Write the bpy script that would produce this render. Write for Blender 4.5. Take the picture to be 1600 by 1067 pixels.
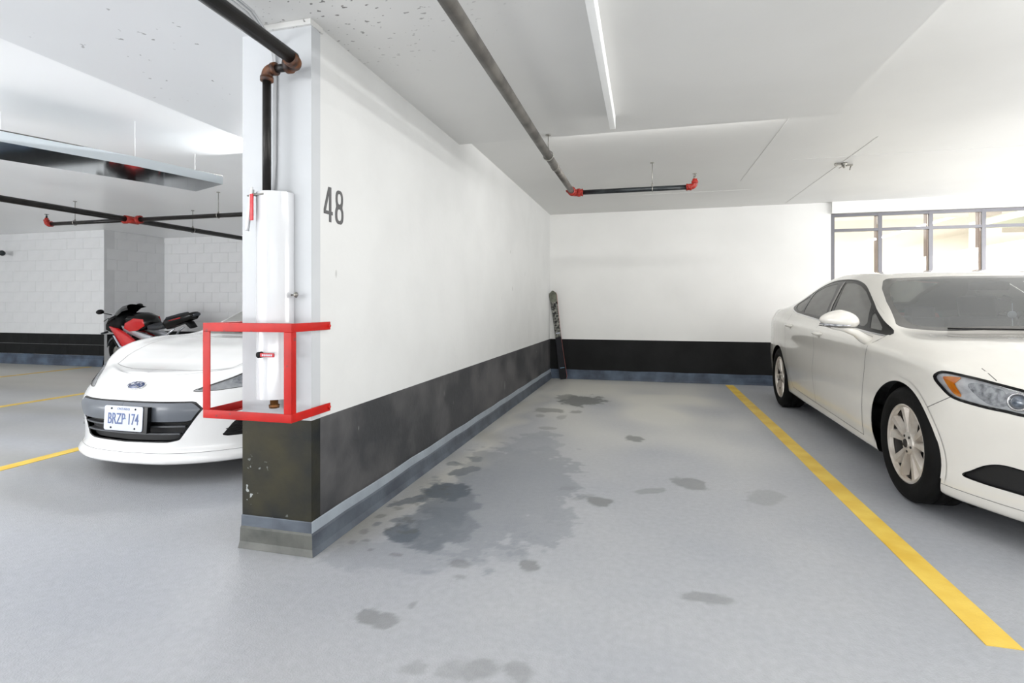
import bpy, bmesh, math, random
import numpy as np
from mathutils import Vector, Matrix
from mathutils.bvhtree import BVHTree
random.seed(7)
for o in list(bpy.data.objects): bpy.data.objects.remove(o)
scn = bpy.context.scene
COL = scn.collection
PI = math.pi

# ------------------------------------------------------------------ camera
cam = bpy.data.cameras.new('camera'); camo = bpy.data.objects.new('camera', cam); COL.objects.link(camo)
cam.sensor_width = 36; cam.lens = 815/1600*36; cam.shift_y = -57.5/1600; cam.clip_start = 0.02
camo.location = (0, 0, 1.15); camo.rotation_euler = (PI/2, 0, math.atan(207/815))
scn.camera = camo
scn.view_settings.view_transform = 'Standard'; scn.view_settings.look = 'None'
scn.view_settings.gamma = 1; scn.view_settings.use_curve_mapping = False
scn.view_settings.exposure = 0.17
w = bpy.data.worlds.new('world'); scn.world = w; w.use_nodes = True
w.node_tree.nodes['Background'].inputs[0].default_value = (0.9, 0.95, 1, 1)
w.node_tree.nodes['Background'].inputs[1].default_value = 0.35

def area(loc, size, power, rot, color=(1, 1, 1)):
    l = bpy.data.lights.new('lamp', 'AREA'); l.shape = 'RECTANGLE'; l.size, l.size_y = size
    l.energy = power; l.color = color
    o = bpy.data.objects.new('lamp', l); COL.objects.link(o); o.location = loc; o.rotation_euler = rot
    return o
# added fill: panels behind and at right, ceiling uplights; then the fluorescent strips
area((-8.0, -5.6, 1.90), (6, 1.0), 330, (PI/2, 0, 0), (0.98, 0.99, 1))
area((2.0, -5.6, 1.90), (7, 1.0), 30, (PI/2, 0, 0), (0.98, 0.99, 1))
area((5.9, 4.8, 1.45), (6.4, 1.5), 200, (PI/2, 0, PI/2), (1, 0.99, 0.98))
area((0.8, -2.4, 0.40), (7.0, 1.6), 208, (PI-math.radians(14), 0, 0), (1, 0.995, 0.985))
area((-7.5, -0.6, 0.45), (6.0, 1.4), 175, (PI-math.radians(28), 0, 0), (0.98, 0.99, 1))
area((2.3, 1.6, 2.43), (0.10, 2.4), 30, (0, math.radians(62), 0), (1, 0.99, 0.97))
area((-5.6, 1.4, 2.16), (1.8, 0.3), 50, (PI, 0, 0), (0.98, 0.99, 1))
area((-0.213, 2.1, 2.362), (0.03, 3.0), 7, (0, 0, 0), (1, 0.99, 0.97))
area((-2.4, 0.1, 2.38), (2.2, 0.10), 9, (math.radians(55), 0, 0), (0.98, 0.99, 1))
area((-3.33, 4.15, 2.40), (0.9, 0.12), 22, (math.radians(-50), 0, 0), (0.98, 0.99, 1))
area((-4.2, 6.6, 2.30), (0.12, 2.4), 22, (0, 0, 0), (0.98, 0.99, 1))
area((4.6, 5.2, 2.50), (0.12, 3.0), 70, (0, 0, 0), (1, 0.99, 0.97))
area((0.15, 4.11, 2.525), (1.8, 0.04), 11, (math.radians(55), 0, 0), (1, 0.99, 0.97))  # added lamp, hidden behind the drop slab to brighten the deep bay
area((4.6, 10.6, 2.6), (5, 3.2), 220, (0, 0, 0), (1, 0.975, 0.93))

# ------------------------------------------------------------------ materials
def lin(c):
    return tuple(((v/255)/12.92 if v/255 <= .04045 else ((v/255+.055)/1.055)**2.4) for v in c)
MATS = {}
def mat(name, rgb=(200, 200, 200), rough=.5, metal=0, var=0.0, vscale=6, bump=0.0, bscale=60, coat=0, spec=.5, emit=0, rgb2=None, detail=4, trans=0, ior=1.45, rvar=0):
    if name in MATS: return MATS[name]
    m = bpy.data.materials.new(name); m.use_nodes = True; nt = m.node_tree; b = nt.nodes['Principled BSDF']
    c = lin(rgb); b.inputs['Base Color'].default_value = (*c, 1)
    b.inputs['Roughness'].default_value = rough; b.inputs['Metallic'].default_value = metal
    b.inputs['Specular IOR Level'].default_value = spec
    if coat: b.inputs['Coat Weight'].default_value = coat; b.inputs['Coat Roughness'].default_value = .04
    if trans: b.inputs['Transmission Weight'].default_value = trans; b.inputs['IOR'].default_value = ior
    if emit: b.inputs['Emission Color'].default_value = (*c, 1); b.inputs['Emission Strength'].default_value = emit
    geo = nt.nodes.new('ShaderNodeNewGeometry')
    n = nt.nodes.new('ShaderNodeTexNoise'); n.inputs['Scale'].default_value = vscale; n.inputs['Detail'].default_value = detail
    tc = nt.nodes.new('ShaderNodeTexCoord'); nt.links.new(tc.outputs['Object'], n.inputs['Vector'])
    mx = nt.nodes.new('ShaderNodeMix'); mx.data_type = 'RGBA'
    c2 = lin(rgb2) if rgb2 else tuple(v*(1-var) for v in c)
    mx.inputs[6].default_value = (*c, 1); mx.inputs[7].default_value = (*c2, 1)
    rp = nt.nodes.new('ShaderNodeMapRange'); rp.inputs[1].default_value = .38; rp.inputs[2].default_value = .66
    nt.links.new(n.outputs[0], rp.inputs[0]); nt.links.new(rp.outputs[0], mx.inputs[0]); nt.links.new(mx.outputs[2], b.inputs['Base Color'])
    if rvar:
        r2 = nt.nodes.new('ShaderNodeMapRange'); r2.inputs[3].default_value = rough; r2.inputs[4].default_value = rough+rvar
        nt.links.new(n.outputs[0], r2.inputs[0]); nt.links.new(r2.outputs[0], b.inputs['Roughness'])
    if bump:
        n2 = nt.nodes.new('ShaderNodeTexNoise'); n2.inputs['Scale'].default_value = bscale; n2.inputs['Detail'].default_value = 3
        nt.links.new(tc.outputs['Object'], n2.inputs['Vector'])
        bp = nt.nodes.new('ShaderNodeBump'); bp.inputs['Strength'].default_value = bump; bp.inputs['Distance'].default_value = .004
        nt.links.new(n2.outputs[0], bp.inputs['Height']); nt.links.new(bp.outputs[0], b.inputs['Normal'])
    MATS[name] = m
    return m

def add_specks(m, rgb, scale, thresh, region=None, stretch=(1, 1, 1), amount=1.0):
    """scattered chips and marks of another colour; region=(x,y,z,radius) keeps them near one place"""
    nt = m.node_tree; b = nt.nodes['Principled BSDF']
    prev = b.inputs['Base Color'].links[0].from_socket
    tc = nt.nodes.new('ShaderNodeTexCoord'); mp = nt.nodes.new('ShaderNodeMapping'); mp.inputs['Scale'].default_value = stretch
    nt.links.new(tc.outputs['Object'], mp.inputs[0])
    n = nt.nodes.new('ShaderNodeTexNoise'); n.inputs['Scale'].default_value = scale; n.inputs['Detail'].default_value = 2
    nt.links.new(mp.outputs[0], n.inputs['Vector'])
    r = nt.nodes.new('ShaderNodeMapRange'); r.inputs[1].default_value = thresh; r.inputs[2].default_value = thresh+.03
    r.inputs[4].default_value = amount
    nt.links.new(n.outputs[0], r.inputs[0]); fac = r.outputs[0]
    if region:
        vd = nt.nodes.new('ShaderNodeVectorMath'); vd.operation = 'DISTANCE'; vd.inputs[1].default_value = region[:3]
        nt.links.new(tc.outputs['Object'], vd.inputs[0])
        rr = nt.nodes.new('ShaderNodeMapRange'); rr.inputs[1].default_value = region[3]; rr.inputs[2].default_value = region[3]*.3
        nt.links.new(vd.outputs['Value'], rr.inputs[0])
        ml = nt.nodes.new('ShaderNodeMath'); ml.operation = 'MULTIPLY'
        nt.links.new(fac, ml.inputs[0]); nt.links.new(rr.outputs[0], ml.inputs[1]); fac = ml.outputs[0]
    mx = nt.nodes.new('ShaderNodeMix'); mx.data_type = 'RGBA'; mx.inputs[7].default_value = (*lin(rgb), 1)
    nt.links.new(fac, mx.inputs[0]); nt.links.new(prev, mx.inputs[6]); nt.links.new(mx.outputs[2], b.inputs['Base Color'])
    return m

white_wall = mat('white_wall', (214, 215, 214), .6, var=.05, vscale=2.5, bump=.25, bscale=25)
add_specks(white_wall, (150, 150, 148), 7, .745, amount=.7, stretch=(1, 1.6, .6))
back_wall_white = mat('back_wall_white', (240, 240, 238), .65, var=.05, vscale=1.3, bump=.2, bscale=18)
ceiling_paint = mat('ceiling_paint', (218, 218, 216), .55, var=.06, vscale=.9, bump=.15, bscale=12)
add_specks(ceiling_paint, (92, 90, 86), 30, .665, region=(-1.35, 1.80, 2.46, 1.0), stretch=(1, 1.6, 1), amount=.85)
ceiling_left = mat('ceiling_left', (226, 228, 230), .30, var=.03, vscale=1.2, bump=.1, bscale=8)
add_specks(ceiling_left, (130, 130, 130), 22, .72, region=(-2.3, 2.2, 2.43, 1.0), amount=.8)
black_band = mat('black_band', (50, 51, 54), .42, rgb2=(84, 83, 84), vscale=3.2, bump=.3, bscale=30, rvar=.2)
add_specks(black_band, (150, 152, 150), 14, .745, stretch=(1, 2.2, .35), amount=.75)
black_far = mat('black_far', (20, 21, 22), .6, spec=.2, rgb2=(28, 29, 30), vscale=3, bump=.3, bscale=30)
add_specks(black_far, (110, 112, 112), 9, .79, stretch=(1, 1, .6), amount=.5)
pillar_black = mat('pillar_black', (24, 28, 31), .55, spec=.25, rgb2=(62, 58, 38), vscale=2.6, bump=.3, bscale=40)
add_specks(pillar_black, (170, 175, 175), 26, .69, region=(-1.86, 2.1, .18, .30), amount=.9)
cove_blue = mat('cove_blue', (88, 96, 106), .45, rgb2=(62, 68, 78), vscale=5, bump=.3, bscale=40)
cove_light = mat('cove_light', (150, 159, 168), .45, var=.15, vscale=6, bump=.3, bscale=40)
cove_far = mat('cove_far', (52, 62, 78), .45, rgb2=(84, 100, 120), vscale=4, bump=.3)
cove_grey = mat('cove_grey', (92, 93, 88), .5, rgb2=(70, 72, 68), vscale=9, bump=.3, bscale=40)
yellow = mat('yellow_paint', (236, 204, 92), .5, rgb2=(222, 182, 66), vscale=5, bump=.3, bscale=120)
black_pipe = mat('black_pipe', (14, 13, 13), .38, rgb2=(34, 31, 29), vscale=11, bump=.2, bscale=40, spec=.3)
grey_pipe = mat('grey_pipe', (108, 105, 99), .5, rgb2=(58, 54, 50), vscale=7, bump=.15)
steel_pipe = mat('steel_pipe', (46, 52, 55), .35, metal=.3, rgb2=(26, 30, 33), vscale=8)
rusty = mat('rusty_fitting', (36, 20, 15), .5, rgb2=(110, 62, 22), vscale=22, bump=.5, bscale=50)
orange_paint = mat('orange_red_paint', (164, 38, 26), .42, var=.35, vscale=30, bump=.3)
red_paint = mat('red_paint', (186, 22, 14), .42, rgb2=(166, 18, 12), vscale=9, spec=.3)
add_specks(red_paint, (110, 50, 50), 22, .70, amount=.7)
white_gloss = mat('white_gloss_cover', (208, 210, 213), .16, var=.03, vscale=4, coat=.5)
batten_white = mat('batten_white', (246, 247, 246), .45, var=.02)
zinc = mat('zinc', (170, 168, 162), .35, metal=.8, var=.3, vscale=30)
number_grey = mat('number_grey', (88, 88, 89), .6, var=.1, vscale=20)
lever_red = mat('lever_red', (196, 38, 48), .4, var=.2, vscale=40)
window_grey = mat('window_frame_grey', (118, 118, 124), .4, metal=.25, var=.08)
window_brown = mat('window_frame_side', (112, 88, 80), .45, metal=.2, var=.1)
lobby_white = mat('lobby_white', (250, 246, 238), .7, var=.01)
lobby_beige = mat('lobby_beige', (222, 208, 200), .7, var=.05)
lobby_green = mat('lobby_green', (214, 222, 204), .7, var=.05)
duct_metal = mat('duct_metal', (222, 228, 231), .06, metal=1, var=.02, vscale=1.5)
white_car = mat('pearl_white_paint', (226, 223, 216), .22, var=.02, coat=1.0, spec=.5)
white_coupe = mat('bright_white_paint', (232, 232, 231), .22, var=.01, coat=1.0)
dark_cabin = mat('dark_cabin', (52, 50, 50), .8, var=.2)
for m_ in (white_car, white_coupe):       # the inside of the shell is dark trim, from every side
    nt = m_.node_tree; outn = nt.nodes['Material Output']; b = nt.nodes['Principled BSDF']
    g = nt.nodes.new('ShaderNodeNewGeometry'); dk = nt.nodes.new('ShaderNodeBsdfDiffuse'); dk.inputs[0].default_value = (.03, .03, .03, 1)
    ms = nt.nodes.new('ShaderNodeMixShader'); nt.links.new(g.outputs['Backfacing'], ms.inputs[0])
    nt.links.new(b.outputs[0], ms.inputs[1]); nt.links.new(dk.outputs[0], ms.inputs[2]); nt.links.new(ms.outputs[0], outn.inputs[0])
trim_black = mat('gloss_black_trim', (10, 10, 11), .25, spec=.35, var=.2)
matte_black = mat('matte_black_plastic', (15, 16, 17), .6, spec=.25, var=.2, vscale=20)
mesh_black = mat('black_grille_mesh', (14, 14, 16), .6, var=.2)
seam_dark = mat('panel_gap', (96, 95, 92), .8, var=.1)
tyre = mat('tyre_rubber', (17, 17, 17), .85, spec=.2, var=.3, vscale=12, bump=.3, bscale=60)
alloy = mat('dusty_alloy', (208, 203, 196), .30, metal=.35, rgb2=(182, 172, 160), vscale=9)
alloy_dark = mat('brake_dark', (44, 38, 34), .7, rgb2=(26, 24, 23), vscale=14)
chrome = mat('chrome', (215, 215, 218), .12, metal=1, var=.05)
lamp_silver = mat('lamp_silver', (196, 198, 202), .2, metal=.3, rgb2=(112, 114, 120), vscale=42)
lamp_pale = mat('lamp_pale', (226, 227, 228), .2, rgb2=(200, 201, 204), vscale=26)
amber = mat('amber_lens', (240, 150, 20), .15, rgb2=(224, 110, 14), vscale=18, coat=.7)
lens_dark = mat('projector_lens', (110, 118, 130), .08, rgb2=(70, 78, 90), vscale=40, coat=1)
bumper_grey = mat('grey_bumper_bar', (96, 101, 108), .35, var=.1, coat=.2)
emblem_blue = mat('emblem_blue', (52, 66, 104), .25, var=.2, coat=.6)
plate_white = mat('plate_white', (196, 202, 216), .4, var=.03)
plate_blue = mat('plate_blue', (80, 98, 142), .45, var=.05)
bike_red = mat('bike_red', (206, 22, 26), .2, var=.1, coat=.8)
bike_grey = mat('bike_grey', (58, 62, 68), .35, metal=.2, var=.2)
bike_silver = mat('bike_silver', (196, 198, 204), .28, metal=.6, var=.1)
seat_vinyl = mat('seat_vinyl', (44, 47, 52), .6, var=.2)
ski_dark = mat('ski_dark', (12, 13, 20), .35, rgb2=(18, 19, 28), vscale=10, spec=.15)
ski_print = mat('ski_print', (14, 15, 18), .35, rgb2=(150, 150, 142), vscale=30, spec=.2)
ski_tip = mat('ski_tip', (88, 92, 80), .4, rgb2=(120, 122, 108), vscale=20)
ski_edge = mat('ski_edge_red', (200, 120, 112), .4, var=.2)
ski_blue = mat('ski_blue', (120, 160, 190), .4, var=.1)
brass = mat('brass_valve', (140, 96, 52), .45, metal=.6, rgb2=(90, 60, 36), vscale=30)
cable_grey = mat('cable_grey', (178, 180, 182), .5, var=.1)
seat_fabric = mat('seat_fabric', (96, 98, 100), .9, var=.2)

def glass_mat(name, tint, gloss=.10, veil=0.0, base=(120, 122, 122)):
    m = bpy.data.materials.new(name); m.use_nodes = True; nt = m.node_tree
    for n in list(nt.nodes):
        if n.type != 'OUTPUT_MATERIAL': nt.nodes.remove(n)
    out = nt.nodes['Material Output']
    tr = nt.nodes.new('ShaderNodeBsdfTransparent'); tr.inputs[0].default_value = (*tint, 1)
    gl = nt.nodes.new('ShaderNodeBsdfGlossy'); gl.inputs['Roughness'].default_value = .02
    fr = nt.nodes.new('ShaderNodeLayerWeight'); fr.inputs[0].default_value = .35
    mr = nt.nodes.new('ShaderNodeMapRange'); mr.inputs[3].default_value = gloss; mr.inputs[4].default_value = .9
    nt.links.new(fr.outputs['Fresnel'], mr.inputs[0])
    mx = nt.nodes.new('ShaderNodeMixShader'); nt.links.new(mr.outputs[0], mx.inputs[0])
    nt.links.new(tr.outputs[0], mx.inputs[1]); nt.links.new(gl.outputs[0], mx.inputs[2]); last = mx.outputs[0]
    if veil:
        df = nt.nodes.new('ShaderNodeBsdfDiffuse'); df.inputs[0].default_value = (*lin(base), 1)
        n = nt.nodes.new('ShaderNodeTexNoise'); n.inputs['Scale'].default_value = 3
        m2 = nt.nodes.new('ShaderNodeMapRange'); m2.inputs[3].default_value = veil*.8; m2.inputs[4].default_value = veil*1.2
        nt.links.new(n.outputs[0], m2.inputs[0])
        m3 = nt.nodes.new('ShaderNodeMixShader'); nt.links.new(m2.outputs[0], m3.inputs[0])
        nt.links.new(last, m3.inputs[1]); nt.links.new(df.outputs[0], m3.inputs[2]); last = m3.outputs[0]
    nt.links.new(last, out.inputs[0]); MATS[name] = m
    return m
glass_clear = glass_mat('window_glass', (.97, .98, .97), .04)
glass_screen = glass_mat('windscreen_glass', (.70, .74, .72), .10, .24, (176, 178, 178))
glass_side = glass_mat('tinted_glass', (.34, .35, .35), .12, .46, (156, 156, 153))
glass_lamp = glass_mat('lamp_glass', (.92, .93, .94), .06)

# ------------------------------------------------------------------ helpers
def tag(o, label=None, cat=None, group=None, kind=None):
    if label: o['label'] = label
    if cat: o['category'] = cat
    if group: o['group'] = group
    if kind: o['kind'] = kind
    return o
def empty(name, loc=(0, 0, 0), rot=(0, 0, 0), label=None, cat=None, group=None):
    o = bpy.data.objects.new(name, None); COL.objects.link(o); o.location = loc; o.rotation_euler = rot
    o.empty_display_size = .1
    return tag(o, label, cat, group)
class MB:
    def __init__(s): s.v = []; s.f = []; s.m = []; s.sm = []
    def add(s, vs, fs, mi=0, smooth=False, M=None):
        k = len(s.v)
        s.v += [tuple(M @ Vector(v)) if M else tuple(v) for v in vs]
        for f in fs: s.f.append([i+k for i in f]); s.m.append(mi); s.sm.append(smooth)
        return s
    def box(s, a, b, mi=0, bev=0, M=None):
        x0, y0, z0 = [min(p, q) for p, q in zip(a, b)]; x1, y1, z1 = [max(p, q) for p, q in zip(a, b)]
        if not bev:
            vs = [(x0, y0, z0), (x1, y0, z0), (x1, y1, z0), (x0, y1, z0), (x0, y0, z1), (x1, y0, z1), (x1, y1, z1), (x0, y1, z1)]
            fs = [(3, 2, 1, 0), (4, 5, 6, 7), (0, 1, 5, 4), (1, 2, 6, 5), (2, 3, 7, 6), (3, 0, 4, 7)]
            return s.add(vs, fs, mi, False, M)
        bm = bmesh.new(); bmesh.ops.create_cube(bm, size=1)
        for v in bm.verts: v.co = Vector(((x0+x1)/2+v.co.x*(x1-x0), (y0+y1)/2+v.co.y*(y1-y0), (z0+z1)/2+v.co.z*(z1-z0)))
        bmesh.ops.bevel(bm, geom=bm.edges[:], offset=bev, segments=2, profile=.7, affect='EDGES')
        return s.bm(bm, mi, True, M)
    def bm(s, bm, mi=0, smooth=False, M=None):
        bm.verts.ensure_lookup_table(); vs = [v.co[:] for v in bm.verts]; fs = [[v.index for v in f.verts] for f in bm.faces]
        bm.free(); return s.add(vs, fs, mi, smooth, M)
    def prism(s, poly, axis, a, b, mi=0, M=None, smooth=False):
        """poly of 2D points extruded along axis from a to b"""
        def P(p, t): return {'x': (t, p[0], p[1]), 'y': (p[0], t, p[1]), 'z': (p[0], p[1], t)}[axis]
        n = len(poly); vs = [P(p, a) for p in poly]+[P(p, b) for p in poly]
        fs = [list(range(n))[::-1], list(range(n, 2*n))]+[(i, (i+1) % n, (i+1) % n+n, i+n) for i in range(n)]
        return s.add(vs, fs, mi, smooth, M)
    def pillow(s, poly, axis, c, halfs, inset, mi=0, M=None):
        """profile extruded with a rounded rim: halfs = half width, inset = how far the rim draws in"""
        cx = sum(p[0] for p in poly)/len(poly); cy = sum(p[1] for p in poly)/len(poly)
        def P(p, t): return {'x': (t, p[0], p[1]), 'y': (p[0], t, p[1]), 'z': (p[0], p[1], t)}[axis]
        def sh(p, k):
            dx, dy = p[0]-cx, p[1]-cy; L = math.hypot(dx, dy) or 1; q = max(0, (L-inset*k)/L); return (cx+dx*q, cy+dy*q)
        L = [(-1, 1), (-.85, .5), (-.45, .12), (0, 0), (.45, .12), (.85, .5), (1, 1)]
        n = len(poly); vs = []
        for t, k in L: vs += [P(sh(p, k), c+t*halfs) for p in poly]
        fs = [list(range(n))[::-1], [i+n*(len(L)-1) for i in range(n)]]
        for r in range(len(L)-1):
            fs += [(i+r*n, (i+1) % n+r*n, (i+1) % n+(r+1)*n, i+(r+1)*n) for i in range(n)]
        return s.add(vs, fs, mi, True, M)
    def tube(s, pts, r, seg=14, mi=0, cap=True, M=None, rs=None, smooth=True):
        pts = [Vector(p) for p in pts]; n = len(pts); vs = []; prev = None
        for i, p in enumerate(pts):
            t = ((pts[min(i+1, n-1)]-pts[i]).normalized()+(pts[i]-pts[max(i-1, 0)]).normalized())
            t = t.normalized() if t.length > 1e-6 else Vector((0, 0, 1))
            if prev is None:
                u = t.orthogonal().normalized()
            else:
                u = prev-t*prev.dot(t); u = u.normalized() if u.length > 1e-6 else t.orthogonal().normalized()
            prev = u; v = t.cross(u); R = rs[i] if rs else r
            vs += [tuple(p+(u*math.cos(2*PI*k/seg)+v*math.sin(2*PI*k/seg))*R) for k in range(seg)]
        fs = [(i*seg+k, i*seg+(k+1) % seg, (i+1)*seg+(k+1) % seg, (i+1)*seg+k) for i in range(n-1) for k in range(seg)]
        if cap: fs += [list(range(seg))[::-1], [(n-1)*seg+k for k in range(seg)]]
        return s.add(vs, fs, mi, smooth, M)
    def lathe(s, prof, seg=32, axis='z', mi=0, M=None, smooth=True, closed=False):
        """prof: (radius, height) points"""
        vs = []
        for r, h in prof:
            for k in range(seg):
                a = 2*PI*k/seg; c, d = r*math.cos(a), r*math.sin(a)
                vs.append({'z': (c, d, h), 'x': (h, c, d), 'y': (d, h, c)}[axis])
        n = len(prof); rng = range(n if closed else n-1)
        fs = [(i*seg+k, i*seg+(k+1) % seg, ((i+1) % n)*seg+(k+1) % seg, ((i+1) % n)*seg+k) for i in rng for k in range(seg)]
        return s.add(vs, fs, mi, smooth, M)
    def build(s, name, mats, parent=None, auto=None, fix=True):
        me = bpy.data.meshes.new(name); me.from_pydata(s.v, [], s.f)
        for m in (mats if isinstance(mats, (list, tuple)) else [mats]): me.materials.append(m)
        me.polygons.foreach_set('material_index', s.m); me.polygons.foreach_set('use_smooth', s.sm)
        if fix:
            bm = bmesh.new(); bm.from_mesh(me); bmesh.ops.recalc_face_normals(bm, faces=bm.faces)
            if auto:
                for e in bm.edges:
                    if len(e.link_faces) == 2 and e.calc_face_angle(0) > auto: e.smooth = False
            bm.to_mesh(me); bm.free()
        me.update(); o = bpy.data.objects.new(name, me); COL.objects.link(o)
        if parent: o.parent = parent
        return o
def struct(o): o['kind'] = 'structure'; return o
def arc(c, r, a0, a1, n, f): return [f(c[0]+r*math.cos(a0+(a1-a0)*i/n), c[1]+r*math.sin(a0+(a1-a0)*i/n)) for i in range(n+1)]

def text_obj(body, name, m, parent, M, size, xs=1.0, depth=.002, bold=0.0, spacing=1.0):
    cu = bpy.data.curves.new('t', 'FONT'); cu.body = body; cu.size = size; cu.extrude = depth; cu.offset = bold
    cu.align_x = 'CENTER'; cu.align_y = 'CENTER'; cu.space_character = spacing; cu.resolution_u = 4
    to = bpy.data.objects.new('t', cu); COL.objects.link(to)
    dg = bpy.context.evaluated_depsgraph_get(); dg.update()
    me = bpy.data.meshes.new_from_object(to.evaluated_get(dg))
    bpy.data.objects.remove(to); bpy.data.curves.remove(cu)
    me.transform(M @ Matrix.Diagonal((xs, 1, 1, 1)))
    me.materials.clear(); me.materials.append(m)
    o = bpy.data.objects.new(name, me); COL.objects.link(o)
    if parent: o.parent = parent
    return o

# ================================================================== THE SETTING
BAND = .615
def wx(y): return -1.490+(y-2.1)*.0095       # the partition's face runs a touch off square
# ---- floor: dense mesh where stains are, painted wetness as an attribute
def fnoise(X, Y, seed, sc):
    r = np.random.RandomState(seed); out = np.zeros_like(X)
    for k in range(26):
        a = r.rand()*2*PI; fq = sc*(.6+1.9*r.rand()); out += np.sin((X*math.cos(a)+Y*math.sin(a))*fq+r.rand()*7)/math.sqrt(26)
    return out
def make_floor():
    xs = np.concatenate([[-14, -9, -6, -4, -2.4], np.arange(-1.6, 1.1, .012), [1.6, 3, 6.0]])
    ys = np.concatenate([[-6, -3, 0, .8], np.arange(1.25, 7.0, .014), [7.6, 8.3, 9.0]])
    X, Y = np.meshgrid(xs, ys); nx, ny = len(xs), len(ys)
    V = np.stack([X.ravel(), Y.ravel(), np.zeros(X.size)], 1)
    i = (np.arange(ny-1)[:, None]*nx+np.arange(nx-1)[None]).ravel()
    Fc = np.stack([i, i+1, i+nx+1, i+nx], 1)
    me = bpy.data.meshes.new('floor'); me.from_pydata(V.tolist(), [], Fc.tolist())
    wob = fnoise(X, Y, 1, 17)*.16+fnoise(X, Y, 2, 48)*.09+fnoise(X, Y, 5, 110)*.05
    def blobs(L, soft=.10):
        o = np.zeros_like(X)
        for cx, cy, rx, ry, rot, st in L:
            c, s_ = math.cos(rot), math.sin(rot); u = ((X-cx)*c+(Y-cy)*s_)/rx; v = (-(X-cx)*s_+(Y-cy)*c)/ry
            q = np.sqrt(u*u+v*v)+wob*1.15
            o = np.maximum(o, st*np.clip((1-q)/soft+.5, 0, 1))
        return o
    damp = blobs([(-.93, 2.85, .33, .62, .2, .42), (-.72, 3.35, .30, .75, .12, .40), (-.98, 3.45, .28, .6, .3, .36), (-.86, 4.05, .23, .5, .1, .28), (-.55, 2.72, .18, .30, 0, .34),
                  (-.9, 4.5, .10, .12, 0, .3), (-1.0, 2.25, .45, .18, .3, .22), (-.8, 4.55, .10, .06, 0, .35)], .08)
    dark = blobs([(-1.2, 2.40, .10, .10, 0, .85), (-1.33, 2.82, .13, .05, .9, .7), (-1.16, 3.02, .13, .16, .3, .9), (-1.05, 2.45, .17, .16, .5, .55),
                  (-1.12, 2.62, .20, .13, .7, .60), (-1.10, 2.85, .16, .22, .3, .5), (-.98, 2.55, .14, .25, .2, .45), (-1.33, 3.55, .06, .05, 0, .5), (-1.2, 3.42, .12, .07, .9, .6), (-1.22, 3.7, .06, .08, 0, .5), (-1.36, 2.48, .03, .03, 0, .55), (-1.3, 3.0, .05, .04, 0, .6)], .10)
    oil = blobs([(-.72, 6.28, .27, .32, 0, .85), (-.93, 6.45, .14, .2, 0, .6), (-1.02, 5.6, .16, .12, .3, .55), (-.71, 5.6, .07, .08, 0, .5), (-1.05, 5.3, .05, .07, 0, .4), (-.86, 4.8, .08, .06, 0, .4), (-.82, 5.3, .05, .1, 0, .35),
                 (-.09, 4.6, .085, .10, 0, .7), (-.253, 3.08, .075, .075, 0, .62), (.284, 3.54, .09, .12, .4, .5), (.04, 3.33, .11, .04, .5, .4), (.70, 3.4, .13, .10, .8, .28), (-.49, 2.24, .045, .05, 0, .5),
                 (-.99, 1.73, .04, .035, 0, .5), (-.915, 1.73, .04, .04, .5, .45), (-.86, 1.84, .015, .03, 0, .4), (.24, 2.17, .10, .035, .05, .42), (-.50, 1.57, .06, .045, .5, .33), (-.39, 1.59, .05, .035, -.5, .33), (-.58, 1.55, .05, .04, 0, .25), (-.71, 1.52, .05, .04, 0, .25),
                 (-.36, 3.12, .10, .03, .8, .25), (-.47, 3.25, .05, .03, .6, .2), (-.79, 2.18, .05, .04, 0, .35), (-.76, 2.08, .035, .02, 0, .35)]+
                [(random.uniform(-1.42, -1.1), random.uniform(2.15, 3.1), random.uniform(.012, .03), random.uniform(.012, .028), 0, .45) for _ in range(26)], .22)
    grime = np.clip(fnoise(X, Y, 9, 5)*.35+.25, 0, 1)*np.clip((-1.05-X)/.35, 0, 1)*np.clip((Y-1.9)/.4, 0, 1)
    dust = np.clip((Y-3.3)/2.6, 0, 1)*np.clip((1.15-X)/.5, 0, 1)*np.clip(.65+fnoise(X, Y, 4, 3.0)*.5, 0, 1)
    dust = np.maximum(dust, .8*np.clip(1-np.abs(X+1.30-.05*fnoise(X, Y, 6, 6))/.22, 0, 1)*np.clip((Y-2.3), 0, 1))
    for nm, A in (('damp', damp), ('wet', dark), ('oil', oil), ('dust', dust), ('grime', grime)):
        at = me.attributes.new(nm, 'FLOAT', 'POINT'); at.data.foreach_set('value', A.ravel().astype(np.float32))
    o = bpy.data.objects.new('floor', me); COL.objects.link(o); struct(o)
    m = mat('epoxy_floor', (173, 175, 179), .36, rgb2=(164, 167, 173), vscale=1.1, bump=.55, bscale=150, rvar=.12)
    nt = m.node_tree; b = nt.nodes['Principled BSDF']
    def layer(attr, rgb, k=1.0):
        prev = b.inputs['Base Color'].links[0].from_socket
        a = nt.nodes.new('ShaderNodeAttribute'); a.attribute_name = attr
        ml = nt.nodes.new('ShaderNodeMath'); ml.operation = 'MULTIPLY'; ml.inputs[1].default_value = k; nt.links.new(a.outputs['Fac'], ml.inputs[0])
        x = nt.nodes.new('ShaderNodeMix'); x.data_type = 'RGBA'; x.inputs[7].default_value = (*lin(rgb), 1)
        nt.links.new(ml.outputs[0], x.inputs[0]); nt.links.new(prev, x.inputs[6]); nt.links.new(x.outputs[2], b.inputs['Base Color'])
    # fine blue/grey mottling of the whole slab
    n = nt.nodes.new('ShaderNodeTexNoise'); n.inputs['Scale'].default_value = 34; n.inputs['Detail'].default_value = 5
    tc = nt.nodes.new('ShaderNodeTexCoord'); nt.links.new(tc.outputs['Object'], n.inputs['Vector'])
    x = nt.nodes.new('ShaderNodeMix'); x.data_type = 'RGBA'; x.blend_type = 'MULTIPLY'; x.inputs[0].default_value = 1
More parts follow.
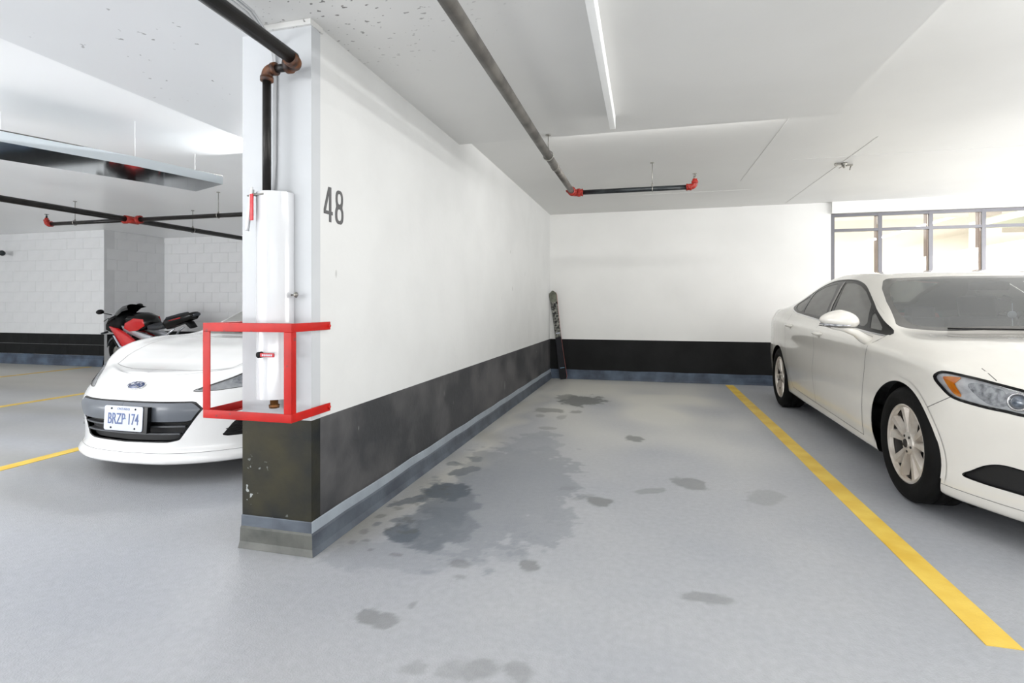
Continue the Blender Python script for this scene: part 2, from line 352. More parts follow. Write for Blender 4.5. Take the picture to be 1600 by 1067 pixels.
    cr = nt.nodes.new('ShaderNodeMapRange'); cr.inputs[1].default_value = .3; cr.inputs[2].default_value = .7; cr.inputs[3].default_value = .93; cr.inputs[4].default_value = 1.05
    nt.links.new(n.outputs[0], cr.inputs[0]); nt.links.new(b.inputs['Base Color'].links[0].from_socket, x.inputs[6]); nt.links.new(cr.outputs[0], x.inputs[7])
    nt.links.new(x.outputs[2], b.inputs['Base Color'])
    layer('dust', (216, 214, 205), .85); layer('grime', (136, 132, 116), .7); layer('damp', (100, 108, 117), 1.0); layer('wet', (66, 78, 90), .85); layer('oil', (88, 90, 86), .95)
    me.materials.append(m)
    return o
make_floor()

# ---- ceiling slabs
c = MB()
c.box((-1.90, 4.04, 2.56), (1.355, 9.0, 2.9)); c.box((1.355, -6.2, 2.564), (6.4, 9.0, 2.9))
c.box((-1.75, -6.2, 2.462), (1.262, 4.04, 2.9)); c.box((1.262, -6.2, 2.56), (1.355, 4.04, 2.9))
c.build('ceiling', ceiling_paint); struct(bpy.data.objects['ceiling'])
# formwork ridges and a strip joint left in the slab
c = MB(); c.box((1.06, 4.25, 2.557), (1.066, 6.4, 2.565)); c.box((1.90, 5.0, 2.561), (1.904, 8.0, 2.57)); c.box((-.2, 6.9, 2.557), (1.3, 6.906, 2.565)); c.box((1.4, 5.6, 2.561), (3.4, 5.606, 2.57))
struct(c.build('trim_1', ceiling_paint))
c = MB(); c.box((-3.0, -6.2, 2.43), (-1.75, 8.0, 2.9)); struct(c.build('ceiling_soffit', ceiling_left))
c = MB(); c.box((-14.2, -6.2, 2.54), (-3.0, 9.4, 2.9)); struct(c.build('ceiling_left', mat('ceiling_left_bay', (243, 244, 245), .28, var=.02, vscale=1.2, bump=.1, bscale=8)))

# ---- partition wall with number 48, its column head and membrane upturn
p = MB()
def slab_wall(z0, z1, mi):
    y0, y1 = 2.17, 8.1
    vs = [(-1.86, y0, z0), (wx(y0), y0, z0), (wx(y1), y1, z0), (-1.86, y1, z0), (-1.86, y0, z1), (wx(y0), y0, z1), (wx(y1), y1, z1), (-1.86, y1, z1)]
    p.add(vs, [(0, 1, 5, 4), (1, 2, 6, 5), (2, 3, 7, 6), (3, 0, 4, 7), (0, 3, 2, 1), (4, 5, 6, 7)], mi)
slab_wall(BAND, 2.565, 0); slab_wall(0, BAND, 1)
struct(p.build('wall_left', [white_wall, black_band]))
cl = MB()
cl.box((-1.863, 2.1, BAND), (-1.487, 2.169, 2.465), 0); cl.box((-1.863, 2.1, 0), (-1.487, 2.169, BAND), 1)
struct(cl.build('trim_2', [mat('pillar_white', (192, 195, 198), .5, var=.05, vscale=3, bump=.2, bscale=20), pillar_black]))
c = MB(); c.box((-1.87, 2.085, 2.435), (-1.48, 2.18, 2.461)); struct(c.build('trim_3', ceiling_paint))
def cove(name, pts, mats, m0=0, m1=0, h=.15, t=.03):
    """membrane upturn: light stripe on top of a sloped toe; pts = plan points, wall on the left of the walk"""
    m = MB()
    for (x0, y0), (x1, y1) in zip(pts, pts[1:]):
        L = math.hypot(x1-x0, y1-y0); nx, ny = (y1-y0)/L, -(x1-x0)/L; n = max(1, int(L/.25))
        rows = [(.003, h), (.006, h*.97), (.008, h*.66), (.014, h*.60), (t*.6, h*.2), (t, .001)]
        vs = []
        for i in range(n+1):
            a = i/n; bx, by = x0+(x1-x0)*a, y0+(y1-y0)*a; wv = .006*math.sin(i*2.3+x0*5)
            for k, (o_, z) in enumerate(rows):
                e = (o_*m1 if i == n else 0)-(o_*m0 if i == 0 else 0)   # mitred corner
                vs.append((bx+nx*o_-ny*e, by+ny*o_+nx*e, z+(wv*.6 if (k < 4 and 0 < i < n) else 0)))
        R = len(rows)
        for i in range(n):
            for k in range(R-1):
                q = [vs[i*R+k], vs[(i+1)*R+k], vs[(i+1)*R+k+1], vs[i*R+k+1]]
                m.add(q, [(0, 1, 2, 3)], 0 if (k < 2) else 1, False)
    o = m.build(name, mats, fix=False); struct(o); return o
cove('baseboard_left', [(-1.487, 2.1), (wx(8.1)+.002, 8.08)], [cove_light, cove_blue], m0=1)
cove('baseboard_front', [(-1.863, 2.1), (-1.487, 2.1)], [cove_blue, cove_grey], m1=1, t=.03)
cove('baseboard_back', [(-1.43, 8.08), (6.2, 8.08)], [cove_far, cove_far], h=.145)
# ---- back wall, lintel, window
bwm = MB()
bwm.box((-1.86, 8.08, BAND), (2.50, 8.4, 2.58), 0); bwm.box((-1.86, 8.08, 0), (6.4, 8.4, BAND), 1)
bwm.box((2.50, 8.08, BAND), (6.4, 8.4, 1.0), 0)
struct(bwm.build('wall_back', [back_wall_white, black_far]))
l = MB(); l.box((2.50, 8.03, 2.405), (6.4, 8.4, 2.58)); struct(l.build('trim_4', back_wall_white))
win = empty('window_1', (2.50, 8.08, 1.0)); struct(win)
def wbox(name, a, b, mt):
    m = MB(); m.box([a[0]-2.5, a[1]-8.08, a[2]-1.0], [b[0]-2.5, b[1]-8.08, b[2]-1.0], 0)
    return m.build(name, mt, win)
bars = [2.50, 3.075, 3.665, 4.255, 4.85, 5.45, 6.05]
for i, x in enumerate(bars):
    fw = .045
    o = wbox('mullion', (x, 8.08, 1.0), (x+fw, 8.10, 2.40), window_grey)
    m = MB(); m.box((x-2.5-.001, .021, .0), (x+fw-2.5+.001, .14, 1.40), 0); s_ = m.build('mullion_web', window_brown, o)
for z in (1.0, 2.155, 2.36):
    wbox('transom', (2.5+.0455, 8.082, z), (6.1, 8.13, z+.038), window_grey)
for i in range(len(bars)-1):
    for z0, z1 in ((1.04, 2.155), (2.195, 2.36)):
        wbox('pane', (bars[i]+.047, 8.115, z0), (bars[i+1]-.002, 8.120, z1), glass_clear)
# lobby seen through the glass
lb = MB(); lb.box((1.5, 13.0, 0), (9.5, 13.2, 3.0)); lb.box((9.5, 8.4, 0), (9.7, 13.2, 3.0)); lb.box((1.3, 8.4, 0), (1.5, 13.2, 3.0))
lb.box((1.3, 8.41, -.2), (9.7, 13.2, 0)); lb.box((1.3, 8.41, 3.0), (9.7, 13.2, 3.2)); struct(lb.build('wall_lobby', lobby_white))
lb = MB(); lb.box((5.9, 11.3, 0), (6.25, 11.6, 3.0)); lb.box((6.25, 11.3, 2.1), (9.5, 11.6, 2.45)); lb.box((5.6, 9.5, 2.5), (9.5, 11.0, 2.62), 1); struct(lb.build('trim_5', [lobby_beige, lobby_green]))
lb = MB(); lb.box((3.75, 12.93, 1.1), (4.15, 12.99, 1.55)); struct(lb.build('trim_6', lobby_green))

# ---- far left blockwork: each block its own piece
def block_mesh(name, L, D, Hh, mt, bev=.003):
    m = MB(); m.box((0, 0, 0), (L, D, Hh), 0, 0); bm = bmesh.new()
    vs = [bm.verts.new(v) for v in m.v]
    for f in m.f: bm.faces.new([vs[i] for i in f])
    bmesh.ops.bevel(bm, geom=[e for e in bm.edges], offset=bev, segments=1, affect='EDGES')
    me = bpy.data.meshes.new(name); bm.to_mesh(me); bm.free(); me.materials.append(mt); return me
def block_wall(name, x0, y0, dx, dy, length, htop=2.54, long_face=.40):
    """blocks laid in running bond along (dx,dy) starting at (x0,y0)"""
    ang = math.atan2(dy, dx)
    core = MB(); core.box((0, .006, 0), (length, .2, htop), 0)
    wl = core.build(name, mortar); wl.location = (x0, y0, 0); wl.rotation_euler = (0, 0, ang); struct(wl)
    for cidx in range(13):
        z = cidx*.2; hh = min(.2, htop-z)
        if hh < .03: continue
        off = -.2 if cidx % 2 else 0; x = off
        while x < length-.01:
            a = max(0, x); e = min(length, x+long_face); x += long_face
            if e-a < .012: continue
            key = (round(e-a, 2), round(hh, 2), cidx < 3)
            if key not in BL: BL[key] = block_mesh('block', e-a-.0025, .05, hh-.0025, black_far if cidx < 3 else block_white)
            b = bpy.data.objects.new('block', BL[key]); COL.objects.link(b); b.parent = wl
            b.location = (a+.001, random.uniform(-.0010, .0010), z+.001)
    return wl
BL = {}
block_white = mat('block_white', (224, 225, 226), .6, var=.05, vscale=3, bump=.4, bscale=30)
mortar = mat('mortar', (212, 213, 214), .8, var=.05)
block_wall('wall_far_left', -12.4, 7.50, 1, 0, 2.70)
block_wall('wall_side_left', -9.70, 7.552, 0, 1, 1.2)
block_wall('wall_far_back', -9.70, 8.75, 1, 0, 3.6)
bwm = MB(); bwm.box((-6.1, 8.75, 0), (-1.86, 8.95, 2.54)); bwm.box((-14.2, 7.55, 0), (-12.4, 7.75, 2.54)); struct(bwm.build('wall_back_left', block_white))
cove('baseboard_far_left', [(-12.4, 7.50), (-9.70, 7.50)], [cove_far, cove_far], h=.2, t=.04)
# ---- walls out of view that close the garage
r = MB(); r.box((6.2, -6.2, 0), (6.4, 8.08, 2.9)); struct(r.build('wall_right', back_wall_white))
r = MB(); r.box((-14.4, -6.2, 0), (-14.2, 9.0, 2.9)); struct(r.build('wall_west', back_wall_white))
r = MB(); r.box((-14.4, -6.4, 0), (6.4, -6.2, 2.9)); struct(r.build('wall_front', back_wall_white))

# ---- yellow bay lines
def bay_line(x, y0, y1, label, ws=.108):
    m = MB(); n = 24; vs = []
    for i in range(n+1):
        y = y0+(y1-y0)*i/n; j = random.uniform(-.0015, .0015)
        vs += [(x-ws/2+j, y, 0), (x+ws/2+j, y, 0), (x-ws/2+j, y, .0025), (x+ws/2+j, y, .0025)]
    fs = []
    for i in range(n):
        a = i*4; b = a+4; fs += [(a+2, a+3, b+3, b+2), (a, a+2, b+2, b), (a+1, b+1, b+3, a+3)]
    fs += [(0, 1, 3, 2), (n*4, n*4+2, n*4+3, n*4+1)]
    return tag(m.add(vs, fs).build('bay_line', yellow), label, 'floor marking', 'yellow lines between parking bays')
bay_line(1.172, 2.10, 7.98, 'yellow painted line between the empty bay and the white sedan')
bay_line(-4.37, 1.9, 7.9, 'yellow floor line ending at the bumper corner of the white coupe')
bay_line(-7.03, 1.9, 7.4, 'yellow floor line in the middle of the three at far left', .11)
bay_line(-9.93, 2.5, 7.42, 'thin yellow floor line farthest away, by the black-based block wall', .10)

# ================================================================== NUMBER 48
def digit_poly4():
    # condensed figure 4, unit height, width .46
    out = [(.27, 0), (.385, 0), (.385, .21), (.46, .21), (.46, .31), (.385, .31), (.385, 1), (.235, 1), (.0, .33), (.0, .21), (.27, .21)]
    hole = [(.27, .31), (.105, .31), (.27, .80)]
    return out, hole
num = empty('bay_number', (wx(2.28)+.0005, 2.28, 1.635), label='grey painted bay number 48 on the white partition wall', cat='number')
def flat_digit(outer, holes, ox, sc_x, hgt, ybase, parent):
    cu = bpy.data.curves.new('d', 'CURVE'); cu.dimensions = '2D'; cu.fill_mode = 'BOTH'; cu.extrude = .001
    for pl in [outer]+holes:
        sp = cu.splines.new('POLY'); sp.points.add(len(pl)-1); sp.use_cyclic_u = True
        for i, (a, b) in enumerate(pl): sp.points[i].co = (a, b, 0, 1)
    to = bpy.data.objects.new('d', cu); COL.objects.link(to); dg = bpy.context.evaluated_depsgraph_get(); dg.update()
    me = bpy.data.meshes.new_from_object(to.evaluated_get(dg)); bpy.data.objects.remove(to); bpy.data.curves.remove(cu)
    M = Matrix(((0, 0, 1, 0), (sc_x, 0, 0, ox), (0, hgt, 0, ybase), (0, 0, 0, 1)))
    me.transform(M); me.materials.clear(); me.materials.append(number_grey)
    o = bpy.data.objects.new('digit', me); COL.objects.link(o); o.parent = parent; return o
def ell(cx, cy, rx, ry, n=28, p=2.6):
    return [(cx+rx*math.copysign(abs(math.cos(t))**(2/p), math.cos(t)), cy+ry*math.copysign(abs(math.sin(t))**(2/p), math.sin(t))) for t in [2*PI*i/n for i in range(n)]]
o4, h4 = digit_poly4()
flat_digit(o4, [h4], -.082, .16, .170, -.082, num)
up = [q for q in ell(.23, .74, .205, .26)]; lo = ell(.23, .27, .23, .27)
outer8 = [q for q in lo if q[1] < .44]
# figure 8 outline: lower bowl, waist, upper bowl
a8 = sorted([q for q in lo if q[1] <= .47 and q[0] >= .23], key=lambda q: q[1])+[(.40, .515)]+sorted([q for q in up if q[1] >= .56 and q[0] >= .23], key=lambda q: q[1])
b8 = [(.46-x, y) for x, y in a8][::-1]
flat_digit(a8+b8, [ell(.23, .745, .095, .155), ell(.23, .275, .11, .17)], .012, .16, .170, -.082, num)

# ================================================================== RED GUARD FRAME
gx0, gx1, gy0, gy1, gz0, gz1 = -1.937, -1.474, 1.944, 2.232, .638, 1.068
G = empty('guard_frame', (gx0, gy0, .638), label='red steel angle guard frame bolted around the pillar foot of the riser cover', cat='guard')
def gb(name, a, b, lab=None):
    m = MB(); m.box([a[0]-gx0, a[1]-gy0, a[2]-.638], [b[0]-gx0, b[1]-gy0, b[2]-.638], 0, .0015)
    o = m.build(name, red_paint, G); return o
T = .005; Wd = .038
for z0 in (gz0, gz1-Wd):
    gb('front_bar', (gx0, gy0, z0), (gx1, gy0+T, z0+Wd)); zl = z0 if z0 == gz0 else gz1-T
    gb('front_flange', (gx0+T, gy0+T, zl), (gx1-T, gy0+.036, zl+T))
    gb('side_arm', (gx1-T, gy0+T, z0), (gx1, gy1, z0+Wd)); gb('side_arm', (gx0, gy0+T, z0), (gx0+T, gy1, z0+Wd))
    gb('side_flange', (gx0+T, gy0+.037, zl), (gx0+.036, gy1, zl+T))
gb('post', (gx0, gy0-.001, gz0+Wd), (gx0+Wd, gy0+T-.001, gz1-Wd)); gb('post', (gx1-Wd, gy0-.001, gz0+Wd), (gx1, gy0+T-.001, gz1-Wd))
gb('post_return', (gx1-T, gy0+T, gz0+Wd), (gx1, gy0+.032, gz1-Wd)); gb('post_return', (gx0, gy0+T, gz0+Wd), (gx0+T, gy0+.032, gz1-Wd))
for z in (gz0+.02, gz1-.02):
    m = MB(); m.lathe([(0, -.012), (.009, -.012), (.009, .005), (.006, .009), (0, .009)], 8, 'x', M=Matrix.Translation((gx1-gx0, gy1-gy0-.014, z-.638))); m.build('bolt', red_paint, G)

# ================================================================== RISER COVER, RISER, MAIN PIPE
cv = empty('riser_cover', (-1.664, 2.09, .72), label='glossy white half-round cover around the fire riser on the pillar front', cat='pipe cover')
def half_shell(z0, z1, r, cx=0, cy=0, tilt=0, thick=.004, yflat=.05, name='cover_shell', parent=None, mt=None, n=20, cut=None):
    prof = [(cx-r, cy+yflat)]+[(cx+r*math.cos(PI+PI*i/n), cy+r*math.sin(PI+PI*i/n)*1.0) for i in range(n+1)]+[(cx+r, cy+yflat)]
    inn = [(x*(1-thick/r) + cx*thick/r, (y-cy)*(1-thick/r)+cy) for x, y in prof]
    vs = []; fs = []; k = len(prof); ns = 10
    for j in range(ns+1):
        z = z0+(z1-z0)*j/ns
        for (x, y) in prof: vs.append((x+tilt*(z-z0), y, z+(cut(x) if (cut and j == ns) else 0)))
        for (x, y) in inn: vs.append((x+tilt*(z-z0), y, z+(cut(x) if (cut and j == ns) else 0)))
    R = 2*k
    for j in range(ns):
        for i in range(k-1):
            fs += [(j*R+i, j*R+i+1, (j+1)*R+i+1, (j+1)*R+i), (j*R+k+i, (j+1)*R+k+i, (j+1)*R+k+i+1, j*R+k+i+1)]
        fs += [(j*R, (j+1)*R, (j+1)*R+k, j*R+k), (j*R+k-1, j*R+2*k-1, (j+1)*R+2*k-1, (j+1)*R+k-1)]
    for i in range(k-1):
        fs += [(i, k+i, k+i+1, i+1), (ns*R+i, ns*R+i+1, ns*R+k+i+1, ns*R+k+i)]
    m = MB(); m.add(vs, fs, 0, True); o = m.build(name, mt or white_gloss, parent, auto=.6); return o
half_shell(0, .945, .088, name='cover_shell', parent=cv, yflat=.008)
# second, older shell showing as a lip at the upper left
m = MB()
fl_ = [(-.062, -.098), (-.074, -.094), (-.086, -.082), (-.094, -.066), (-.096, -.050)]; vs = []
for z_, dx_ in ((.96, .012), (.90, .004), (.84, -.006), (.77, -.016)):
    for (x_, y_) in fl_: vs.append((x_+dx_, y_-.004, z_))
    for (x_, y_) in fl_: vs.append((x_+dx_+.003, y_+.001, z_))
fs_ = []
for r_ in range(3):
    for k_ in range(4): fs_ += [(r_*10+k_, r_*10+k_+1, r_*10+k_+11, r_*10+k_+10), (r_*10+5+k_, r_*10+15+k_, r_*10+16+k_, r_*10+6+k_)]
    fs_ += [(r_*10, r_*10+10, r_*10+15, r_*10+5), (r_*10+4, r_*10+9, r_*10+19, r_*10+14)]
fs_ += [(k_, k_+5, k_+6, k_+1) for k_ in range(4)]+[(30+k_, 31+k_, 36+k_, 35+k_) for k_ in range(4)]
m.add(vs, fs_, 0, True); m.build('cover_flap', mat('flap_white', (236, 237, 238), .25, var=.03), cv)
m = MB(); m.lathe([(0, 0), (.086, 0), (.086, -.004), (0, -.004)], 28, 'z', M=Matrix.Translation((0, .0, .942)) @ Matrix.Diagonal((1, 1, 1, 1)))
# cap is half a disc only (the other half would enter the pillar)
m = MB(); m.prism([(.085*math.cos(PI+PI*i/18), .085*math.sin(PI+PI*i/18)) for i in range(19)], 'z', .94, .944); m.build('cover_cap', white_gloss, cv)
for z, nm in ((.90, 'upper'), (.20, 'lower')):
    h = MB()
    if nm == 'upper':
        h.box((-.008, -.006, -.165), (.009, .0, -.045), 0, .003); M_ = Matrix.Translation((-.046, -.092, .99-.72+.70))
        o = h.build('valve_lever', lever_red, cv); o.location = (-.052, -.098, .975)
        s = MB(); s.tube([(-.085, -.088, .925), (.0, -.088, .93)], .004, 8); s.tube([(-.052, -.095, .93), (-.052, -.05, .93)], .007, 8); s.build('valve_stem', zinc, cv)
    else:
        h.box((0, -.006, -.009), (.072, .0, .009), 0, .003)
        o = h.build('valve_lever', lever_red, cv); o.location = (.0, -.104, .205)
        for k in range(5):
            q = MB(); q.box((.012+k*.011, -.0075, -.004), (.019+k*.011, -.006, .004)); q.build('lever_mark', plate_white, o)
        s = MB(); s.lathe([(0, -.108), (.014, -.108), (.014, -.085), (.018, -.084), (.018, -.078), (0, -.078)], 12, 'y', M=Matrix.Translation((-.01, 0, .205))); s.build('valve_stem', matte_black, cv)
s = MB(); s.lathe([(0, -.045), (.022, -.045), (.024, -.03), (.018, -.028), (.018, 0.0), (0, 0)], 12, 'z', M=Matrix.Translation((0.01, -.03, 0))); s.build('drain_plug', brass, cv)
s = MB(); s.tube([(.088, -.01, .475), (.118, -.02, .475)], .004, 8); s.lathe([(0, .112), (.012, .114), (.014, .120), (0, .128)], 12, 'x', M=Matrix.Translation((0, -.02, .475))); s.build('side_bolt', zinc, cv)
m = MB(); m.tube([(-.030+.004, -.04, .35), (-.026, -.04, .35)], .001, 6)

MP = empty('riser_pipe', (-1.661, 2.02, 1.66), label='black iron riser pipe with rusty elbows running from ceiling into white cover', cat='pipe')
def lp(p, o): return (p[0]-o[0], p[1]-o[1], p[2]-o[2])
O_ = (-1.661, 2.02, 1.66)
def part_tube(name, pts, r, mt, parent, O, **k):
    m = MB(); m.tube([lp(p, O) for p in pts], r, **k); return m.build(name, mt, parent)
part_tube('riser', [(-1.661, 2.02, 1.668), (-1.661, 2.02, 2.17)], .0185, black_pipe, MP, O_)
part_tube('cross_pipe', [(-1.628, 2.02, 2.215), (-1.53, 2.02, 2.215)], .018, black_pipe, MP, O_)
part_tube('main_pipe', [(-1.495, 1.985, 2.23), (-1.50, -4.0, 2.33)], .030, black_pipe, MP, O_, seg=18)
def elbow(name, c, d0, d1, r, mt, parent, O, k=1.0):
    """pipe elbow between unit directions d0 and d1 out of corner c, with swollen collars"""
    c = Vector(c); d0 = Vector(d0); d1 = Vector(d1); R = r*1.9*k; pts = []
    for i in range(9):
        t = i/8; a = c+d0*R; b = c+d1*R; pts.append(a*(1-t)**2+c*2*t*(1-t)+b*t*t)
    m = MB(); m.tube([lp(p, O) for p in pts], r*1.22, 16)
    for dd in (d0, d1): m.tube([lp(c+dd*R*.85, O), lp(c+dd*R*1.35, O)], r*1.42, 16)
    return m.build(name, mt, parent)
elbow('elbow', (-1.661, 2.02, 2.215), (0, 0, -1), (1, 0, 0), .020, rusty, MP, O_)
elbow('elbow', (-1.495, 2.02, 2.222), (-1, 0, 0), (0, -1, 0), .024, rusty, MP, O_)
# cables running along the pipe and down the pillar
cab = MB()
for k, (dx, dz) in enumerate(((-.0, .0), (.016, .01), (.03, .004))):
    cab.tube([(-1.62+dx*2, -3, 2.44+dz*.5), (-1.64+dx*2, .9, 2.435+dz*.4), (-1.66+dx, 1.9, 2.41+dz*.4), (-1.682+dx*.5, 2.075, 2.36), (-1.682+dx*.4, 2.093, 2.25), (-1.683+dx*.3, 2.093, 1.8), (-1.686+dx*.2, 2.090, 1.672)], .0042, 8)
tag(cab.build('cable_run', cable_grey), 'thin grey cables running down the pillar beside the black riser pipe', 'cable')

# ================================================================== SPRINKLER BRANCHES
def coupling(parent, O, c, ax, r, mt=orange_paint):
    """grooved coupling with two bolt lugs"""
    M = Matrix.Translation(lp(c, O))
    if ax == 'y': Rm = Matrix.Rotation(PI/2, 4, 'Z')
    elif ax == 'z': Rm = Matrix.Rotation(-PI/2, 4, 'Y')
    else: Rm = Matrix.Identity(4)
    m = MB(); m.lathe([(r*1.02, -.024), (r*1.45, -.024), (r*1.5, -.018), (r*1.3, -.008), (r*1.3, .008), (r*1.5, .018), (r*1.45, .024), (r*1.02, .024)], 18, 'x', M=M @ Rm)
    for s_ in (-1, 1):
        m.box((-.010, s_*r*1.3-.012, -.014), (.010, s_*r*1.3+.012, .014), 0, .003, M @ Rm)
        m.tube([(-.030, s_*r*1.75, 0), (.030, s_*r*1.75, 0)], .006, 8, M=M @ Rm)
    return m.build('coupling', mt, parent)
def hanger(parent, O, x, y, zp, ztop, r):
    m = MB(); m.tube([lp((x, y, zp+r+.02), O), lp((x, y, ztop), O)], .004, 8)
    m.lathe([(0, 0), (.022, 0), (.020, -.006), (0, -.006)], 12, 'z', M=Matrix.Translation(lp((x, y, ztop), O)))
    return m
def hanger_ring(m, O, x, y, zp, r, ax):
    pts = []
    for i in range(17):
        a = 2*PI*i/16; u, v = (r+.006)*math.cos(a), (r+.006)*math.sin(a)
        p = (x, y+u, zp+v) if ax == 'x' else (x+u, y, zp+v); pts.append(lp(p, O))
    m.tube(pts, .0045, 6)
    m.lathe([(0, 0), (.008, 0), (.010, .012), (.006, .024), (0, .024)], 8, 'z', M=Matrix.Translation(lp((x, y, zp+r+.004), O)))
def sprinkler_head(parent, O, c, mt=zinc):
    x, y, z = lp(c, O); m = MB()
    m.lathe([(0, 0), (.012, 0), (.012, .012), (.007, .016), (.007, .03), (0, .03)], 10, 'z', M=Matrix.Translation((x, y, z)))
    for s_ in (-1, 1): m.tube([(x+s_*.010, y, z+.012), (x+s_*.014, y, z+.028), (x, y, z+.048)], .003, 6)
    m.lathe([(0, .048), (.024, .048), (.022, .052), (0, .052)], 14, 'z', M=Matrix.Translation((x, y, z)))
    return m.build('sprinkler_head', mt, parent)
OA = (-.715, 5.36, 2.30)
SA = empty('sprinkler_pipe', OA, label='sprinkler pipe over the empty bay, grey run turning right into a black arm', cat='pipe')
m = MB(); m.tube([lp((-.722, 4.30, 2.30), OA), lp((-.72, -4.5, 2.30), OA)], .032, 20); m.build('long_run', grey_pipe, SA)
m = MB(); m.tube([lp((-.715, 5.31, 2.30), OA), lp((-.722, 4.30, 2.30), OA)], .029, 20)
m.tube([lp((-.722, 4.27, 2.30), OA), lp((-.722, 4.33, 2.30), OA)], .0345, 20); m.build('end_run', grey_pipe, SA)
m = MB(); m.tube([lp((-.64, 5.36, 2.30), OA), lp((.43, 5.36, 2.298), OA)], .024, 18); m.build('arm', steel_pipe, SA)
elbow('elbow', (-.715, 5.36, 2.30), (0, -1, 0), (1, 0, 0), .030, orange_paint, SA, OA)
coupling(SA, OA, (-.715, 5.27, 2.30), 'y', .029); coupling(SA, OA, (-.635, 5.36, 2.30), 'x', .026)
elbow('elbow', (.475, 5.36, 2.298), (-1, 0, 0), (0, 0, 1), .022, orange_paint, SA, OA); coupling(SA, OA, (.42, 5.36, 2.298), 'x', .023)
m = MB(); m.tube([lp((.475, 5.36, 2.34), OA), lp((.475, 5.36, 2.375), OA)], .022, 14); m.build('nipple', orange_paint, SA)
sprinkler_head(SA, OA, (.475, 5.36, 2.375))
for (x, y, zt, ax, r) in ((-.72, 3.97, 2.46, 'y', .032), (.075, 5.36, 2.558, 'x', .024)):
    m = hanger(SA, OA, x, y, 2.30, zt, r); hanger_ring(m, OA, x, y, 2.30, r, ax); m.build('hanger', zinc, SA)
# left bay
OL = (-6.46, 2.0, 2.25)
SL = empty('sprinkler_main', OL, label='long black sprinkler main hanging over the left bays', cat='pipe')
m = MB(); m.tube([lp((-6.46, -3.5, 2.25), OL), lp((-6.46, 8.6, 2.25), OL)], .035, 16); m.build('run', black_pipe, SL)
m = hanger(SL, OL, -6.46, 6.3, 2.25, 2.54, .035); hanger_ring(m, OL, -6.46, 6.3, 2.25, .035, 'y'); m.build('hanger', zinc, SL)
OB = (-6.37, 5.35, 2.25)
SB = empty('sprinkler_branch', OB, label='black sprinkler branch crossing the left bay with orange red fittings', cat='pipe')
m = MB(); m.tube([lp((-7.88, 5.35, 2.25), OB), lp((-6.55, 5.35, 2.25), OB)], .025, 14); m.tube([lp((-6.36, 5.35, 2.25), OB), lp((-2.2, 5.35, 2.25), OB)], .027, 14); m.build('run', black_pipe, SB)
coupling(SB, OB, (-6.56, 5.35, 2.25), 'x', .03); coupling(SB, OB, (-6.33, 5.35, 2.25), 'x', .035)
m = MB(); m.lathe([(.036, -.09), (.048, -.09), (.048, .09), (.036, .09)], 18, 'y', M=Matrix.Translation(lp((-6.46, 5.35, 2.25), OB)), closed=True); m.build('tee', orange_paint, SB)
elbow('elbow', (-7.93, 5.35, 2.25), (1, 0, 0), (0, 0, 1), .024, orange_paint, SB, OB); coupling(SB, OB, (-7.86, 5.35, 2.25), 'x', .025)
m = MB(); m.tube([lp((-7.93, 5.35, 2.29), OB), lp((-7.93, 5.35, 2.335), OB)], .022, 12); m.build('nipple', orange_paint, SB)
sprinkler_head(SB, OB, (-7.93, 5.35, 2.335), matte_black)
for x in (-7.42, -5.1):
    m = hanger(SB, OB, x, 5.35, 2.25, 2.54, .026); hanger_ring(m, OB, x, 5.35, 2.25, .026, 'x'); m.build('hanger', zinc, SB)
m = MB(); m.tube([(-12.25, 7.3, 2.14), (-11.98, 7.3, 2.14)], .022, 10); m.lathe([(0, 0), (.04, 0), (.055, .03), (.04, .06), (0, .06)], 12, 'x', M=Matrix.Translation((-11.99, 7.3, 2.14))); m.tube([(-12.1, 7.3, 2.14), (-12.1, 7.3, 2.54)], .006, 6)
tag(m.build('pipe_end', steel_pipe), 'short capped steel pipe end at the left edge near the block wall', 'pipe')

# ---- slim batten on the slab
m = MB(); m.box((-.232, -1.5, 2.366), (-.195, 3.68, 2.461), 0, .002)
tag(m.build('ceiling_batten', batten_white), 'slim white batten fixed to the ceiling over the empty bay', 'batten')
# ---- loose ceiling bracket
m = MB(); cx_, cy_ = 1.93, 5.86
m.lathe([(0, 0), (.03, 0), (.028, -.02), (.012, -.03), (.010, -.05), (0, -.05)], 12, 'z', M=Matrix.Translation((cx_, cy_, 2.564)))
m.box((cx_+.02, cy_-.015, 2.53), (cx_+.075, cy_+.015, 2.548), 0, .003); m.box((cx_-.085, cy_-.02, 2.54), (cx_-.03, cy_-.0, 2.563), 0, .003)
m.tube([(cx_+.06, cy_, 2.53), (cx_+.05, cy_, 2.49)], .006, 8); m.tube([(cx_-.01, cy_, 2.53), (cx_-.05, cy_-.02, 2.51)], .005, 8)
tag(m.build('ceiling_bracket', zinc), 'small broken metal bracket on the ceiling above the sedan', 'bracket')
# ---- shiny duct underside in the left bay
D = MB(); pl = [(-4.153, 1.99), (-3.981, 2.418), (-3.838, 2.775), (-3.701, 3.109), (-3.533, 3.754), (-3.992, 3.927), (-4.142, 3.479), (-4.472, 2.717), (-4.67, 2.26)]
D.prism(pl, 'z', 2.19, 2.262)
DU = D.build('air_duct', duct_metal); tag(DU, 'polished sheet metal duct under the ceiling of the left bay', 'duct')
for q in (1, 3, 5, 7): MB().tube([(pl[q][0]*.97-.13, pl[q][1], 2.262), (pl[q][0]*.97-.13, pl[q][1], 2.535)], .0022, 6).build('duct_rod', batten_white, DU)
for a, b in ((pl[0], pl[2]), (pl[2], pl[4]), (pl[5], pl[7])):
    MB().tube([(a[0], a[1], 2.262), (b[0], b[1], 2.262)], .004, 6).build('duct_seam', grey_pipe, DU)

